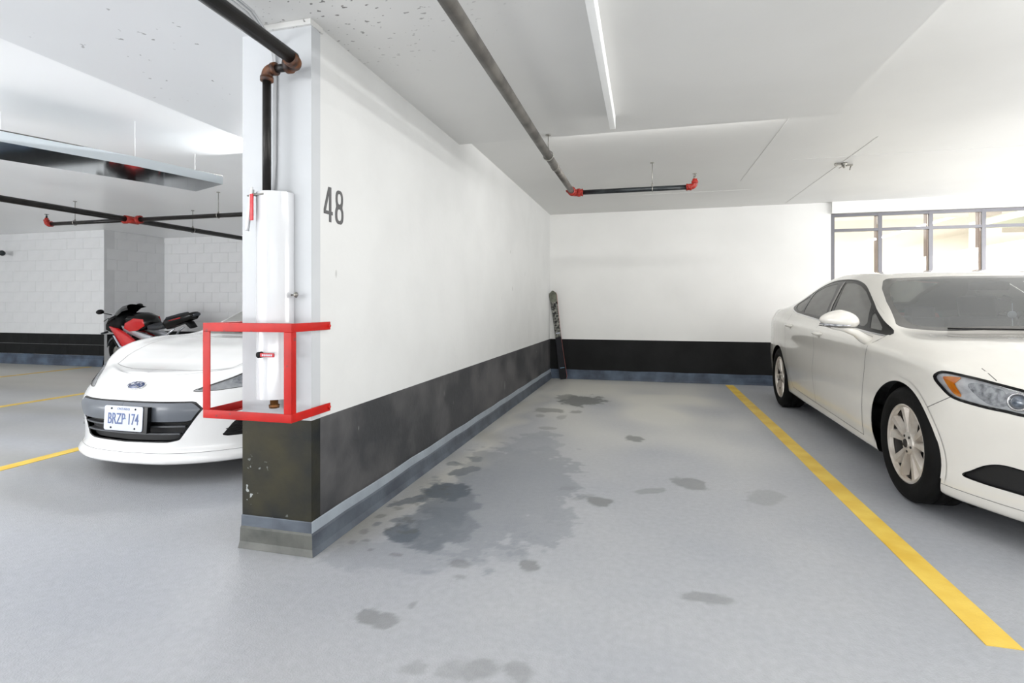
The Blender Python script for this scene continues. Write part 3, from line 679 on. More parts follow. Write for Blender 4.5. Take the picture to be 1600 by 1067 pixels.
# ================================================================== SKI in the corner
def make_ski():
    # long board, local z up its length, y thickness, x width
    n = 40; L = 1.36; vs = []; fs = []; mi = []
    for i in range(n+1):
        t = i/n; z = L*t
        wd = .062-.014*math.sin(PI*min(1, t*1.05))
        if t > .95: wd *= math.sqrt(max(.02, 1-((t-.95)/.05)**2))
        if t < .03: wd *= .75+.25*math.sqrt(t/.03)
        yb = -.10*max(0, (t-.84)/.16)**2*.9 - .02*math.sin(PI*t); th = .012
        vs += [(-wd, yb, z), (wd, yb, z), (wd*.94, yb-th, z), (-wd*.94, yb-th, z)]
    for i in range(n):
        a = i*4; b = a+4; t = i/n
        k = 0 if t < .47 else (1 if t < .86 else 2)
        for q, kk in (((a, a+1, b+1, b), 0), ((a+1, a+2, b+2, b+1), 3), ((a+2, a+3, b+3, b+2), k), ((a+3, a, b, b+3), 0)): fs.append(q); mi.append(kk)
    fs += [(3, 2, 1, 0), (n*4, n*4+1, n*4+2, n*4+3)]; mi += [0, 2]
    m = MB(); m.v = vs; m.f = [list(q) for q in fs]; m.m = mi; m.sm = [False]*len(fs)
    o = m.build('ski', [ski_dark, ski_print, ski_tip, ski_edge])
    for z, h, mt in ((.17, .008, ski_blue), (.70, .012, plate_white)):
        q = MB(); q.box((-.030, -.0325, z), (.036, -.0315, z+h)); w_ = q.build('stripe', mt, o); w_.location = (0, -.012-.006*(z > .5), 0)
    return o
ski = make_ski(); tag(ski, 'black and patterned ski leaning upright in the back corner', 'ski')
P0 = Vector((-1.20, 7.93, .012)); P1 = Vector((-1.385, 8.02, 1.355)); dv = (P1-P0).normalized()
zc = dv; yc = Vector((-.15, 1, 0)); yc = (yc-zc*yc.dot(zc)).normalized(); xc = yc.cross(zc)
ski.matrix_world = Matrix.Translation(P0) @ Matrix((xc, yc, zc)).transposed().to_4x4()
#==NEXT==
# ================================================================== CARS: shell grown from longitudinal control rows
def catmull(P, n_list, axis):
    """P: array (K,...) interpolated along axis 0; n_list[i] samples per span"""
    P = np.moveaxis(P, axis, 0); K = len(P); out = []
    for i in range(K-1):
        p1, p2 = P[i], P[i+1]
        p0 = P[i-1] if i > 0 else 2*p1-p2
        p3 = P[i+2] if i+2 < K else 2*p2-p1
        d1 = np.linalg.norm(p2-p1, axis=-1, keepdims=True)+1e-6
        d0 = np.linalg.norm(p1-p0, axis=-1, keepdims=True)+1e-6; d2 = np.linalg.norm(p3-p2, axis=-1, keepdims=True)+1e-6
        m1 = ((p1-p0)/d0*d1+(p2-p1)*d0/d1*1.0)/(d0+d1)*d1 if False else (p2-p0)/(d0+d1)*d1
        m2 = (p3-p1)/(d1+d2)*d1
        n = n_list[i]
        for k in range(n):
            t = k/n; a = 2*t**3-3*t*t+1; b = t**3-2*t*t+t; c_ = -2*t**3+3*t*t; d_ = t**3-t*t
            out.append(a*p1+b*m1+c_*p2+d_*m2)
    out.append(P[-1])
    return np.moveaxis(np.array(out), 0, axis)

class Shell:
    """half shell (x>=0): grid of vertices, faces with a region name; regions cut cleanly along polygons"""
    def __init__(s, ctrl, cell=.024):
        ctrl = np.array(ctrl, float)                  # (stations, rows, 3)
        def counts(axis):
            n = ctrl.shape[axis]; L = []
            for i in range(n-1):
                a = np.take(ctrl, i, axis); b = np.take(ctrl, i+1, axis)
                L.append(max(2, int(round(np.percentile(np.linalg.norm(b-a, axis=-1), 75)/cell))))
            return L
        c0, c1 = counts(0), counts(1)
        g = catmull(ctrl, c0, 0); g = catmull(g, c1, 1)
        g[..., 0] = np.maximum(g[..., 0], 0)
        s.ns, s.nr = g.shape[:2]; s.V = g.reshape(-1, 3)
        g2 = s.V.reshape(s.ns, s.nr, 3)
        du = np.gradient(g2, axis=0); dv = np.gradient(g2, axis=1)
        N = np.cross(du, dv); N /= (np.linalg.norm(N, axis=-1, keepdims=True)+1e-9)
        s.F = [(i*s.nr+j, (i+1)*s.nr+j, (i+1)*s.nr+j+1, i*s.nr+j+1) for i in range(s.ns-1) for j in range(s.nr-1)]
        s.F = np.array(s.F)
        C = s.V[s.F].mean(1); ctr = np.array([0, 1.2, .6])
        # orient outward
        n = np.cross(s.V[s.F[:, 1]]-s.V[s.F[:, 0]], s.V[s.F[:, 3]]-s.V[s.F[:, 0]])
        if (n*(C-ctr)).sum() < 0: s.F = s.F[:, ::-1]; N = -N
        s.flip = False
        s.vn = N.reshape(-1, 3); s.base = s.V.copy(); s.baseF = s.F.tolist()
        s.F = [tuple(f) for f in s.baseF]; s.reg = ['body']*len(s.F)
    def proj(s, view, P):
        if view == 'side': return P[:, [1, 2]]
        if view == 'front' or view == 'rear': return P[:, [0, 2]]
        if view == 'top': return P[:, [0, 1]]
        if view == 'diag': return np.stack([(P[:, 0]+P[:, 1])*.7071, P[:, 2]], 1)
    @staticmethod
    def sdist(Q, poly):
        poly = np.array(poly, float); n = len(poly); inside = np.zeros(len(Q), bool); best = np.full(len(Q), 1e9)
        for i in range(n):
            a, b = poly[i], poly[(i+1) % n]; ab = b-a; L = (ab*ab).sum()+1e-12
            t = np.clip(((Q-a)@ab)/L, 0, 1); d_ = np.linalg.norm(Q-(a+t[:, None]*ab), axis=1); best = np.minimum(best, d_)
            cr = ((a[1] > Q[:, 1]) != (b[1] > Q[:, 1])); xx = a[0]+(Q[:, 1]-a[1])*(b[0]-a[0])/((b[1]-a[1]) or 1e-12)
            inside ^= cr & (Q[:, 0] < xx)
        return np.where(inside, -best, best)
    def cut(s, name, view, poly, cond, only=None):
        """clip the faces exactly along the polygon; cond(P) limits the vertices that can belong to the region"""
        V = np.array(s.V); Q = s.proj(view, V); sd = s.sdist(Q, poly); ok = cond(V)
        sd[np.abs(sd) < 1e-5] = 1e-5
        newV = []; newN = []; newB = []; cache = {}; k0 = len(V); F2 = []; R2 = []
        sdl = sd.tolist(); okl = ok.tolist()
        for f, r in zip(s.F, s.reg):
            if only is not None and r not in only: F2.append(f); R2.append(r); continue
            neg = [sdl[i] < 0 for i in f]
            if not any(neg) or not all(okl[i] for i in f): F2.append(f); R2.append(r); continue
            if all(neg): F2.append(f); R2.append(name); continue
            A = []; B = []; n = len(f)
            for q in range(n):
                i, j = f[q], f[(q+1) % n]; (A if neg[q] else B).append(i)
                if neg[q] != neg[(q+1) % n]:
                    key = (i, j) if i < j else (j, i)
                    if key not in cache:
                        t = sdl[key[0]]/(sdl[key[0]]-sdl[key[1]]); t = min(max(t, .002), .998)
                        newV.append(s.V[key[0]]*(1-t)+s.V[key[1]]*t); newN.append(s.vn[key[0]]*(1-t)+s.vn[key[1]]*t)
                        cache[key] = k0+len(newV)-1
                    A.append(cache[key]); B.append(cache[key])
            if len(A) >= 3: F2.append(tuple(A)); R2.append(name)
            if len(B) >= 3: F2.append(tuple(B)); R2.append(r)
        if newV: s.V = np.concatenate([s.V, np.array(newV)]); s.vn = np.concatenate([s.vn, np.array(newN)])
        s.F = F2; s.reg = R2
    def mesh(s, name, regs, mt, parent, offset=0.0, mirror='both', smooth=True, thick=0):
        F = [f for f, r in zip(s.F, s.reg) if r in regs]
        if len(F) == 0: return None
        used = np.unique(np.concatenate([np.array(f) for f in F])); mp = -np.ones(len(s.V), int); mp[used] = np.arange(len(used))
        V = s.V[used]+s.vn[used]*offset; N = s.vn[used]; F = [[int(mp[i]) for i in f] for f in F]
        if name not in ('body_shell', 'front_bumper', 'hood'): pass
        def clean(f):
            o = []
            for i in f:
                if not o or (np.abs(V[i]-V[o[-1]]).sum() > 1e-5): o.append(int(i))
            if len(o) > 1 and np.abs(V[o[0]]-V[o[-1]]).sum() < 1e-5: o.pop()
            return o
        FF = [q for q in (clean(f) for f in F) if len(q) >= 3]
        outs = []
        def mk(VV, FL, NN):
            me = bpy.data.meshes.new(name); me.from_pydata([tuple(v) for v in VV], [], FL)
            me.materials.append(mt); me.polygons.foreach_set('use_smooth', [True]*len(FL))
            try: me.normals_split_custom_set_from_vertices([tuple(n) for n in NN])
            except Exception: pass
            o = bpy.data.objects.new(name, me); COL.objects.link(o); o.parent = parent; outs.append(o); return o
        V2 = V*np.array([-1, 1, 1]); N2 = N*np.array([-1, 1, 1])
        if mirror == 'both':     # one object across the centre line, welded at x = 0
            k = len(V); cen = V[:, 0] < 1e-5
            NA = N.copy(); NA[cen, 0] = 0
            NB = NA*np.array([-1, 1, 1]); mpb = np.where(cen, np.arange(k), np.arange(k)+k)
            FB = [[int(mpb[i]) for i in q[::-1]] for q in FF]
            mk(np.concatenate([V, V2]), FF+FB, np.concatenate([NA, NB]))
        else:                    # one object per side
            mk(V, FF, N); mk(V2, [q[::-1] for q in FF], N2)
        return outs
    def bvh(s):
        if not hasattr(s, '_b'): s._b = BVHTree.FromPolygons([tuple(v) for v in s.base], s.baseF)
        return s._b
    def at(s, view, a, b, off=.002, ref=(0, 0)):
        """a point of the surface seen along a view"""
        if view == 'side': o, d_ = Vector((2.0, a, b)), Vector((-1, 0, 0))
        elif view == 'front': o, d_ = Vector((a, -3, b)), Vector((0, 1, 0))
        elif view == 'top': o, d_ = Vector((a, b, 3)), Vector((0, 0, -1))
        elif view == 'diag':
            # a = (x+y)/sqrt2 ; look along (-1,+1)
            o = Vector((a*.7071+1.6, a*.7071-1.6, b)); d_ = Vector((-.7071, .7071, 0))
        h = s.bvh().ray_cast(o, d_)
        if h[0] is None: return None
        n = h[1]
        if n.dot(d_) > 0: n = -n
        return h[0]+n*off, n
    def strip(s, view, pts, w, off=.0015, closed=False, n_per=.03):
        """thin band laid on the surface along 2D points of a view; returns MB for the +x half"""
        P = [Vector(p) for p in pts]
        if closed: P = P+[P[0]]
        Q = []
        for a, b in zip(P, P[1:]):
            k = max(1, int((b-a).length/n_per)); Q += [a.lerp(b, i/k) for i in range(k)]
        Q.append(P[-1]); R = []
        for q in Q:
            h = s.at(view, q[0], q[1], off)
            if h: R.append(h)
        vs = []; fs = []
        for i, (p, n) in enumerate(R):
            t = (R[min(i+1, len(R)-1)][0]-R[max(i-1, 0)][0])
            if t.length < 1e-6: t = Vector((0, 1, 0))
            sd = n.cross(t.normalized()).normalized()*w/2
            vs += [tuple(p+sd), tuple(p-sd)]
        for i in range(len(R)-1): fs.append((2*i, 2*i+1, 2*i+3, 2*i+2))
        return vs, fs
def strips(sh, name, mt, parent, items, mirror=True, one_side=False):
    """each piece of trim is its own object, on both flanks"""
    for view, pts, w, *r in items:
        off = r[0] if r else .0015; cl = r[1] if len(r) > 1 else False
        vs, fs = sh.strip(view, pts, w, off, cl)
        MB().add(vs, fs, 0, True).build(name, mt, parent, fix=False)
        MB().add([(-x, y, z) for x, y, z in vs], [f[::-1] for f in fs], 0, True).build(name, mt, parent, fix=False)
def smooth_poly(pts, n=6, closed=True):
    P = [Vector(p) for p in pts]; out = []; K = len(P)
    for i in range(K if closed else K-1):
        p0, p1, p2, p3 = P[(i-1) % K], P[i], P[(i+1) % K], P[(i+2) % K]
        if not closed:
            if i == 0: p0 = p1
            if i == K-2: p3 = p2
        for k in range(n):
            t = k/n; out.append(tuple(.5*((2*p1)+(-p0+p2)*t+(2*p0-5*p1+4*p2-p3)*t*t+(-p0+3*p1-3*p2+p3)*t**3)))
    if not closed: out.append(tuple(P[-1]))
    return out

def wheel(parent, x, y, r, rimr, width, side, mt_rim, style='double5', rot=0.0):
    """side=+1: outer face towards +x"""
    W = empty('wheel', (x, y, r)); W.parent = parent
    Rm = Matrix.Diagonal((side, 1, 1, 1)) @ Matrix.Rotation(rot, 4, 'X')
    h = width/2
    m = MB(); m.lathe([(rimr-.012, -h*.8), (rimr+.02, -h*.98), (r-.06, -h*1.04), (r-.018, -h*.92), (r, -h*.72), (r, -h*.3), (r-.006, -h*.28), (r-.006, -h*.24), (r, -h*.22), (r, h*.22), (r-.006, h*.24), (r-.006, h*.28), (r, h*.3), (r, h*.72), (r-.018, h*.92), (r-.06, h*1.04), (rimr+.02, h*.98), (rimr-.004, h*.84), (rimr-.012, h*.6)], 64, 'x', M=Rm, closed=True)
    m.build('tyre', tyre, W)
    m = MB(); m.lathe([(rimr+.004, h*.86), (rimr-.006, h*.90), (rimr-.016, h*.84), (rimr-.020, h*.66), (rimr-.012, h*.60), (rimr-.002, h*.6)], 64, 'x', M=Rm, closed=True)
    rim = m.build('rim', mt_rim, W, auto=.7)
    MB().lathe([(rimr-.022, h*.62), (rimr-.030, h*.5), (rimr-.032, -h*.68), (0, -h*.70)], 48, 'x', M=Rm).build('rim_barrel', alloy_dark, W)
    m = MB(); m.lathe([(0, h*.05), (rimr*.62, h*.05), (rimr*.62, -h*.05), (0, -h*.05)], 40, 'x', M=Rm); m.build('brake_disc', alloy_dark, W)
    face = h*.80
    for k in range(5):
        a0 = 2*PI*k/5; m = MB()
        for s_ in (-1, 1):
            ri, ro = .035, rimr-.014; vs = []
            n = 7
            for i in range(n+1):
                t = i/n; rr = ri+(ro-ri)*t; an = a0+s_*(.20+.06*t)
                wdt = .013+.017*t
                cxn, cyn = math.cos(an), math.sin(an); px_, py_ = -math.sin(an), math.cos(an)
                dish = face-.012+.012*t
                bx, by = cxn*rr, cyn*rr
                vs += [(dish, bx+px_*wdt*.62, by+py_*wdt*.62), (dish, bx-px_*wdt*.62, by-py_*wdt*.62), (dish-.030, bx-px_*wdt*1.15, by-py_*wdt*1.15), (dish-.030, bx+px_*wdt*1.15, by+py_*wdt*1.15)]
            fs = []
            for i in range(n):
                a = 4*i; b = a+4; fs += [(a, a+1, b+1, b), (a+1, a+2, b+2, b+1), (a+2, a+3, b+3, b+2), (a+3, a, b, b+3)]
            fs += [(3, 2, 1, 0), (4*n, 4*n+1, 4*n+2, 4*n+3)]
            m.add(vs, fs, 0, False, Rm)
        m.build('spoke', mt_rim, rim)
    m = MB(); m.lathe([(0, face+.006), (.028, face+.006), (.030, face), (.062, face-.004), (.068, face-.014), (.068, face-.05), (0, face-.05)], 30, 'x', M=Rm); hb = m.build('hub', mt_rim, W, auto=.6)
    m = MB(); m.lathe([(0, face+.010), (.024, face+.009), (.027, face+.004), (0, face+.004)], 24, 'x', M=Rm); m.build('hub_cap', alloy_dark, W)
    for k in range(5):
        a = 2*PI*(k+.5)/5; MB().lathe([(0, face-.006), (.008, face-.006), (.008, face+.001), (0, face+.001)], 8, 'x', M=Rm @ Matrix.Translation((0, .047*math.cos(a), .047*math.sin(a)))).build('wheel_nut', alloy_dark, W)
    return W

# ------------------------------------------------------------------ white sedan on the right
FP = [(0, -.97), (.32, -.955), (.52, -.87), (.68, -.67), (.80, -.47), (.885, -.27), (.915, 0), (.925, .40), (.93, .75), (.93, 1.15), (.93, 1.6), (.93, 2.1), (.925, 2.55), (.92, 2.97), (.90, 3.35), (.84, 3.66), (.68, 3.86), (.35, 3.95), (0, 3.96)]
NS = len(FP)
def row(zs, xs, dyf=0, dyr=0, xk=None):
    """zs, xs: lists per station (xs factors of plan width); dyf/dyr pull the nose and tail in"""
    wf = [1, 1, .95, .75, .45, .2, 0]+[0]*(NS-7); wr = [0]*(NS-5)+[.3, .6, .9, 1, 1]; out = []
    for i, (px, py) in enumerate(FP):
        out.append((px*xs[i], py+dyf*wf[i]-dyr*wr[i], zs[i]))
    return out
def L(*kv):
    """piecewise linear list per station from (index, value) pairs"""
    ks = [k for k, _ in kv]; vs = [v for _, v in kv]; return list(np.interp(range(NS), ks, vs))
rows = [
 row(L((0, .20), (18, .24)), [0]*NS, .10, .12),
 row(L((0, .150), (4, .14), (7, .175), (12, .20), (18, .22)), L((0, .84), (18, .84)), .08, .08),
 row(L((0, .150), (3, .140), (5, .142), (7, .178), (12, .212), (15, .22), (18, .24)), L((0, .95), (18, .95)), .035, .04),
 row(L((0, .20), (5, .205), (7, .238), (12, .272), (18, .30)), L((0, .985), (6, .98), (7, .965), (12, .965), (18, .98)), .01, .02),
 row(L((0, .33), (5, .33), (7, .315), (10, .36), (12, .42), (18, .44)), L((0, .995), (7, .982), (12, .982), (18, .995)), -.005, .0),
 row(L((0, .50), (6, .54), (12, .56), (18, .60)), L((0, 1.0), (18, 1.0)), 0, 0),
 row(L((0, .62), (3, .66), (5, .70), (7, .73), (12, .77), (18, .78)), L((0, .993), (6, .986), (12, .988), (18, .997)), .015, .01),
 row(L((0, .71), (3, .745), (5, .80), (6, .835), (7, .868), (8, .885), (10, .915), (13, .955), (18, .95)), L((0, .985), (5, .988), (6, .993), (12, .996), (18, .98)), .07, .03),
 row(L((0, .745), (3, .79), (5, .845), (6, .873), (7, .905), (8, .92), (10, .955), (13, 1.01), (15, 1.035), (18, 1.03)), L((0, .93), (5, .955), (6, .955), (8, .955), (12, .955), (18, .95)), .12, .05),
]
Z7 = L((0, .76), (3, .815), (5, .868), (6, .90), (7, .938), (8, .962), (9, .975), (11, 1.02), (12, 1.055), (13, 1.085), (15, 1.09), (18, 1.08))
X7 = L((0, .86), (4, .89), (6, .90), (7, .92), (12, .92), (18, .90))
rows.append(row(Z7, X7, .16, .07))
def crow(vals, dyc=0):
    """greenhouse/hood row: (x, z) absolute per station, nose stations follow the plan"""
    out = []
    for i, (px, py) in enumerate(FP):
        x, z, *r = vals[i]; dy = r[0] if r else 0
        wf = [1, 1, .95, .75, .45, .2, 0]+[0]*(NS-7); wr = [0]*(NS-5)+[.3, .6, .9, 1, 1]
        out.append((x, py+.18*wf[i]-.09*wr[i]+dy, z))
    return out
# stations:      0        1          2          3          4          5          6          7             8            9            10           11           12          13          14         15        16         17       18
T8 = [(0, .765), (.22, .778), (.36, .797), (.50, .832), (.60, .862), (.68, .892), (.73, .925), (.795, .972), (.775, 1.09), (.755, 1.165), (.755, 1.185), (.755, 1.19), (.75, 1.185), (.74, 1.16), (.72, 1.118), (.66, 1.11), (.52, 1.10), (.28, 1.095), (0, 1.09)]
T9 = [(0, .770), (.17, .785), (.28, .806), (.38, .848), (.46, .882), (.53, .912), (.58, .945), (.735, .992, .05), (.665, 1.195, 0), (.600, 1.352), (.590, 1.405), (.590, 1.408), (.595, 1.350), (.60, 1.252), (.60, 1.135), (.52, 1.12), (.42, 1.108), (.22, 1.10), (0, 1.09)]
T10 = [(0, .772), (.13, .788), (.20, .810), (.28, .858), (.33, .892), (.38, .922), (.42, .955), (.52, .990, .03), (.52, 1.205, -.07), (.48, 1.368, -.06), (.48, 1.428), (.48, 1.430), (.48, 1.378), (.48, 1.278), (.47, 1.148), (.41, 1.125), (.32, 1.112), (.17, 1.102), (0, 1.09)]
T11 = [(0, .774), (.07, .790), (.10, .812), (.15, .862), (.17, .898), (.20, .928), (.22, .960), (.28, .996, 0), (.28, 1.212, -.14), (.26, 1.378, -.12), (.26, 1.437), (.26, 1.437), (.26, 1.388), (.26, 1.290), (.24, 1.158), (.2, 1.13), (.16, 1.115), (.08, 1.104), (0, 1.09)]
T12 = [(0, .776), (0, .791), (0, .813), (0, .863), (0, .900), (0, .930), (0, .962), (0, .998, -.02), (0, 1.214, -.17), (0, 1.380, -.14), (0, 1.440), (0, 1.439), (0, 1.390), (0, 1.296), (0, 1.162), (0, 1.132), (0, 1.116), (0, 1.105), (0, 1.09)]
rows += [crow(T8), crow(T9), crow(T10), crow(T11), crow(T12)]
ctrl = [[rows[r][k] for r in range(len(rows))] for k in range(NS)]
sedan = empty('sedan', (2.39, 3.52, 0), label='white four-door sedan parked on the right beside the yellow line', cat='car')
S = Shell(ctrl, .026)
side = lambda P: (P[:, 0] > .45)
up = lambda P: P[:, 2] > .9
circ = lambda cx, cy, r, n=64: [(cx+r*math.cos(2*PI*i/n), cy+r*math.sin(2*PI*i/n)) for i in range(n)]
AR = .378
for yc_, q in ((0.0, 'arch_f'), (2.97, 'arch_r')):
    S.cut('hole', 'side', circ(yc_+.085 if yc_ < 1 else yc_+.01, .318, AR), lambda P: (P[:, 0] > .62))
# day-light opening of the side, then its panes
dlo = smooth_poly([(.40, .950), (.60, 1.035), (.785, 1.110), (.926, 1.173), (1.214, 1.288), (1.413, 1.338), (1.593, 1.362), (1.86, 1.374), (2.117, 1.366), (2.40, 1.318), (2.62, 1.240), (2.80, 1.150), (2.72, 1.105), (2.50, 1.070), (2.07, 1.038), (1.6, 1.008), (.9, .975)], 5)
S.cut('dlo', 'side', dlo, lambda P: (P[:, 0] > .5) & (P[:, 2] > .93))
panes = [('quarter_glass', [(.51, .974), (.70, .986), (.84, 1.120), (.62, 1.026)]),
         ('front_door_glass', [(.758, .992), (1.50, 1.024), (1.60, 1.198), (1.72, 1.346), (1.531, 1.338), (1.335, 1.305), (1.155, 1.252), (.915, 1.152)]),
         ('rear_door_glass', [(1.668, 1.036), (2.321, 1.072), (2.40, 1.18), (2.46, 1.275), (2.233, 1.325), (1.908, 1.346), (1.80, 1.252), (1.70, 1.09)]),
         ('rear_quarter_glass', [(2.374, 1.078), (2.535, 1.090), (2.66, 1.115), (2.74, 1.155), (2.60, 1.218), (2.511, 1.240), (2.44, 1.16)])]
for nm, pl in panes: S.cut(nm, 'side', pl, lambda P: (P[:, 0] > .5) & (P[:, 2] > .93), only=['dlo'])
# windscreen and rear screen (seen from above): frit border, then glass
wh = [(.755, .505), (.743, .549), (.708, .767), (.655, .98), (.600, 1.098), (.50, 1.04), (.36, .975), (.185, .93), (0, .915)]
wb = [(.72, .455), (.577, .413), (.445, .397), (.277, .390), (0, .388)]
wso = wh+[(-x, y) for x, y in wh[::-1][1:]]+[(-x, y) for x, y in wb]+[p for p in wb[::-1][1:]]
S.cut('ws_frit', 'top', wso, lambda P: (P[:, 2] > .94) & (P[:, 1] < 1.2))
wi = [(.695, .60), (.695, .679), (.664, .823), (.624, .93), (.590, .972), (.525, .972), (.36, .915), (.18, .875), (0, .86)]
wj = [(.673, .516), (.638, .484), (.561, .464), (.396, .440), (.126, .420), (0, .418)]
wsi = wi+[(-x, y) for x, y in wi[::-1][1:]]+[(-x, y) for x, y in wj]+[p for p in wj[::-1][1:]]
S.cut('windscreen', 'top', wsi, lambda P: (P[:, 2] > .94) & (P[:, 1] < 1.2), only=['ws_frit'])
rso = [(-.54, 3.28), (-.53, 2.52), (-.3, 2.46), (0, 2.44), (.3, 2.46), (.53, 2.52), (.54, 3.28), (0, 3.34)]
S.cut('rs_frit', 'top', rso, lambda P: (P[:, 2] > 1.05) & (P[:, 1] > 2.3))
S.cut('rear_screen', 'top', [(-.48, 3.22), (-.47, 2.58), (0, 2.51), (.47, 2.58), (.48, 3.22), (0, 3.28)], lambda P: (P[:, 2] > 1.05) & (P[:, 1] > 2.3), only=['rs_frit'])
# headlamp, lower vents, upper and lower grilles
hl = smooth_poly([(.450, .757), (.438, .780), (.392, .796), (.264, .783), (.167, .767), (.055, .748), (-.10, .722), (-.22, .700), (-.25, .672), (-.10, .640), (.055, .640), (.124, .646), (.225, .652), (.349, .672), (.415, .718)], 4)
diagc = lambda P: (P[:, 0] > .3) & (P[:, 1] < .1)
S.cut('lamp', 'diag', hl, diagc)
fog = smooth_poly([(.305, .287), (.264, .322), (.211, .361), (.162, .383), (.115, .390), (.055, .387), (-.10, .375), (-.24, .36), (-.22, .27), (-.10, .272), (.055, .275), (.125, .276), (.223, .277)], 4)
S.cut('vent', 'diag', fog, diagc)
S.cut('grille', 'front', [(-.52, .66), (-.36, .50), (0, .46), (.36, .50), (.52, .66), (.40, .695), (0, .70), (-.40, .695)], lambda P: P[:, 1] < -.6)
S.cut('lower_grille', 'front', [(-.42, .33), (0, .33), (.42, .33), (.36, .24), (0, .235), (-.36, .24)], lambda P: P[:, 1] < -.6)
S.cut('tail', 'side', [(3.45, .88), (4.1, .90), (4.1, 1.05), (3.40, 1.06)], lambda P: P[:, 0] > .35)
# front door, rear door as parts of their own
fd = [(.640, .238), (1.68, .272), (1.69, .60), (1.66, 1.01), (.9, .968), (.42, .940), (.509, .869), (.573, .752), (.579, .54)]
rd = [(1.68, .272), (2.42, .298), (2.54, .42), (2.68, .70), (2.64, 1.08), (1.66, 1.01), (1.69, .60)]
S.cut('front_door', 'side', fd, lambda P: P[:, 0] > .6, only=['body'])
S.cut('rear_door', 'side', rd, lambda P: P[:, 0] > .6, only=['body'])
hh = [(.725, .44), (.775, .10), (.775, -.20), (.744, -.45), (.700, -.56), (.52, -.70), (.3, -.78), (0, -.80)]
hood = hh+[(-x, y) for x, y in hh[::-1][1:]]+[(-.45, .392), (0, .382), (.45, .392)]
S.cut('hood', 'top', hood, lambda P: (P[:, 2] > .70) & (P[:, 1] < .5), only=['body'])
S.cut('bumper', 'side', [(-1.2, .05), (-.32, .05), (-.30, .30), (-.215, .55), (-.21, .585), (-.34, .665), (-1.2, .70)], lambda P: P[:, 1] < -.1, only=['body'])
S.mesh('body_shell', ['body'], white_car, sedan)
S.mesh('front_bumper', ['bumper'], white_car, sedan)
S.mesh('hood', ['hood'], white_car, sedan)
doors = {}
for nm in ('front_door', 'rear_door'): doors[nm] = S.mesh(nm, [nm], white_car, sedan, mirror='each')
S.mesh('window_surround', ['dlo'], trim_black, sedan, mirror='each', offset=-.001)
for nm, _ in panes: S.mesh(nm, [nm], glass_side, sedan, mirror='each', offset=-.004)
S.mesh('windscreen_border', ['ws_frit'], mat('frit_grey', (104, 103, 101), .25, var=.15, vscale=14, coat=.5), sedan)
S.mesh('windscreen', ['windscreen'], glass_screen, sedan)
S.mesh('rear_screen_border', ['rs_frit'], trim_black, sedan); S.mesh('rear_screen', ['rear_screen'], glass_screen, sedan)
HL = S.mesh('headlight', ['lamp'], lamp_pale, sedan, mirror='each', offset=-.012)
S.mesh('lower_vent', ['vent'], mesh_black, sedan, mirror='each', offset=-.012)
S.mesh('grille', ['grille'], trim_black, sedan, offset=-.01); S.mesh('lower_grille', ['lower_grille'], mesh_black, sedan, offset=-.015)
S.mesh('tail_lamp', ['tail'], mat('tail_red', (150, 14, 18), .2, var=.1, coat=.8), sedan, mirror='each')
def surf_patch(sh, name, view, poly, mt, parent, off, sx=1, step=.012):
    """small patch lying on the shell: filled fan grid inside a polygon"""
    pl = np.array(poly); x0, y0 = pl.min(0); x1, y1 = pl.max(0); c = pl.mean(0)
    P = smooth_poly(poly, 3); rings = 5; m = MB(); vs = []
    ok = True
    for k in range(rings+1):
        f = k/rings
        for (a, b) in P:
            h = sh.at(view, c[0]+(a-c[0])*f, c[1]+(b-c[1])*f, off)
            vs.append(tuple(h[0]) if h else (vs[-1] if vs else (0, 0, 0)))
    n = len(P); fs = []
    for k in range(rings):
        for i in range(n): fs.append((k*n+i, k*n+(i+1) % n, (k+1)*n+(i+1) % n, (k+1)*n+i))
    if sx < 0: vs = [(-x, y, z) for x, y, z in vs]; fs = [f[::-1] for f in fs]
    m.add(vs, fs, 0, True); return m.build(name, mt, parent)
for k, sx in ((0, 1), (1, -1)):
    lampo = HL[k]
    surf_patch(S, 'amber_reflector', 'diag', [(.408, .760), (.398, .774), (.340, .780), (.322, .774), (.352, .745), (.318, .690), (.330, .680), (.365, .700)], amber, lampo, -.008, sx)
    surf_patch(S, 'lamp_reflector', 'diag', [(.290, .738), (.255, .762), (.175, .752), (.135, .735), (.125, .672), (.205, .668)], lamp_silver, lampo, -.009, sx)
    surf_patch(S, 'lamp_reflector', 'diag', [(.12, .735), (-.18, .690), (-.19, .668), (.11, .660)], lamp_silver, lampo, -.0095, sx)
    h = S.at('diag', .082, .698, -.004)
    p_, n_ = h; M_ = Matrix.Translation(p_) @ n_.to_track_quat('Z', 'Y').to_matrix().to_4x4()
    if sx < 0: M_ = Matrix.Diagonal((-1, 1, 1, 1)) @ M_
    m = MB(); m.lathe([(0, .010), (.018, .008), (.030, .0), (.034, -.008), (0, -.008)], 24, 'z', M=M_); m.build('projector_lens', lens_dark, lampo)
    m = MB(); m.lathe([(.032, -.004), (.036, .006), (.043, .004), (.044, -.006)], 28, 'z', M=M_); m.build('lens_ring', chrome, lampo)
    g = surf_patch(S, 'lamp_cover', 'diag', [(p[0], p[1]) for p in hl[::4]], glass_lamp, lampo, .001, sx)
hlc = smooth_poly([(.450, .757), (.438, .780), (.392, .796), (.264, .783), (.167, .767), (.055, .748), (-.10, .722), (-.22, .700), (-.25, .672), (-.10, .640), (.055, .640), (.124, .646), (.225, .652), (.349, .672), (.415, .718)], 4)
strips(S, 'lamp_seal', trim_black, sedan, [('diag', hlc, .014, .001, True)])
strips(S, 'vent_edge', trim_black, sedan, [('diag', fog, .006, .001, True)])
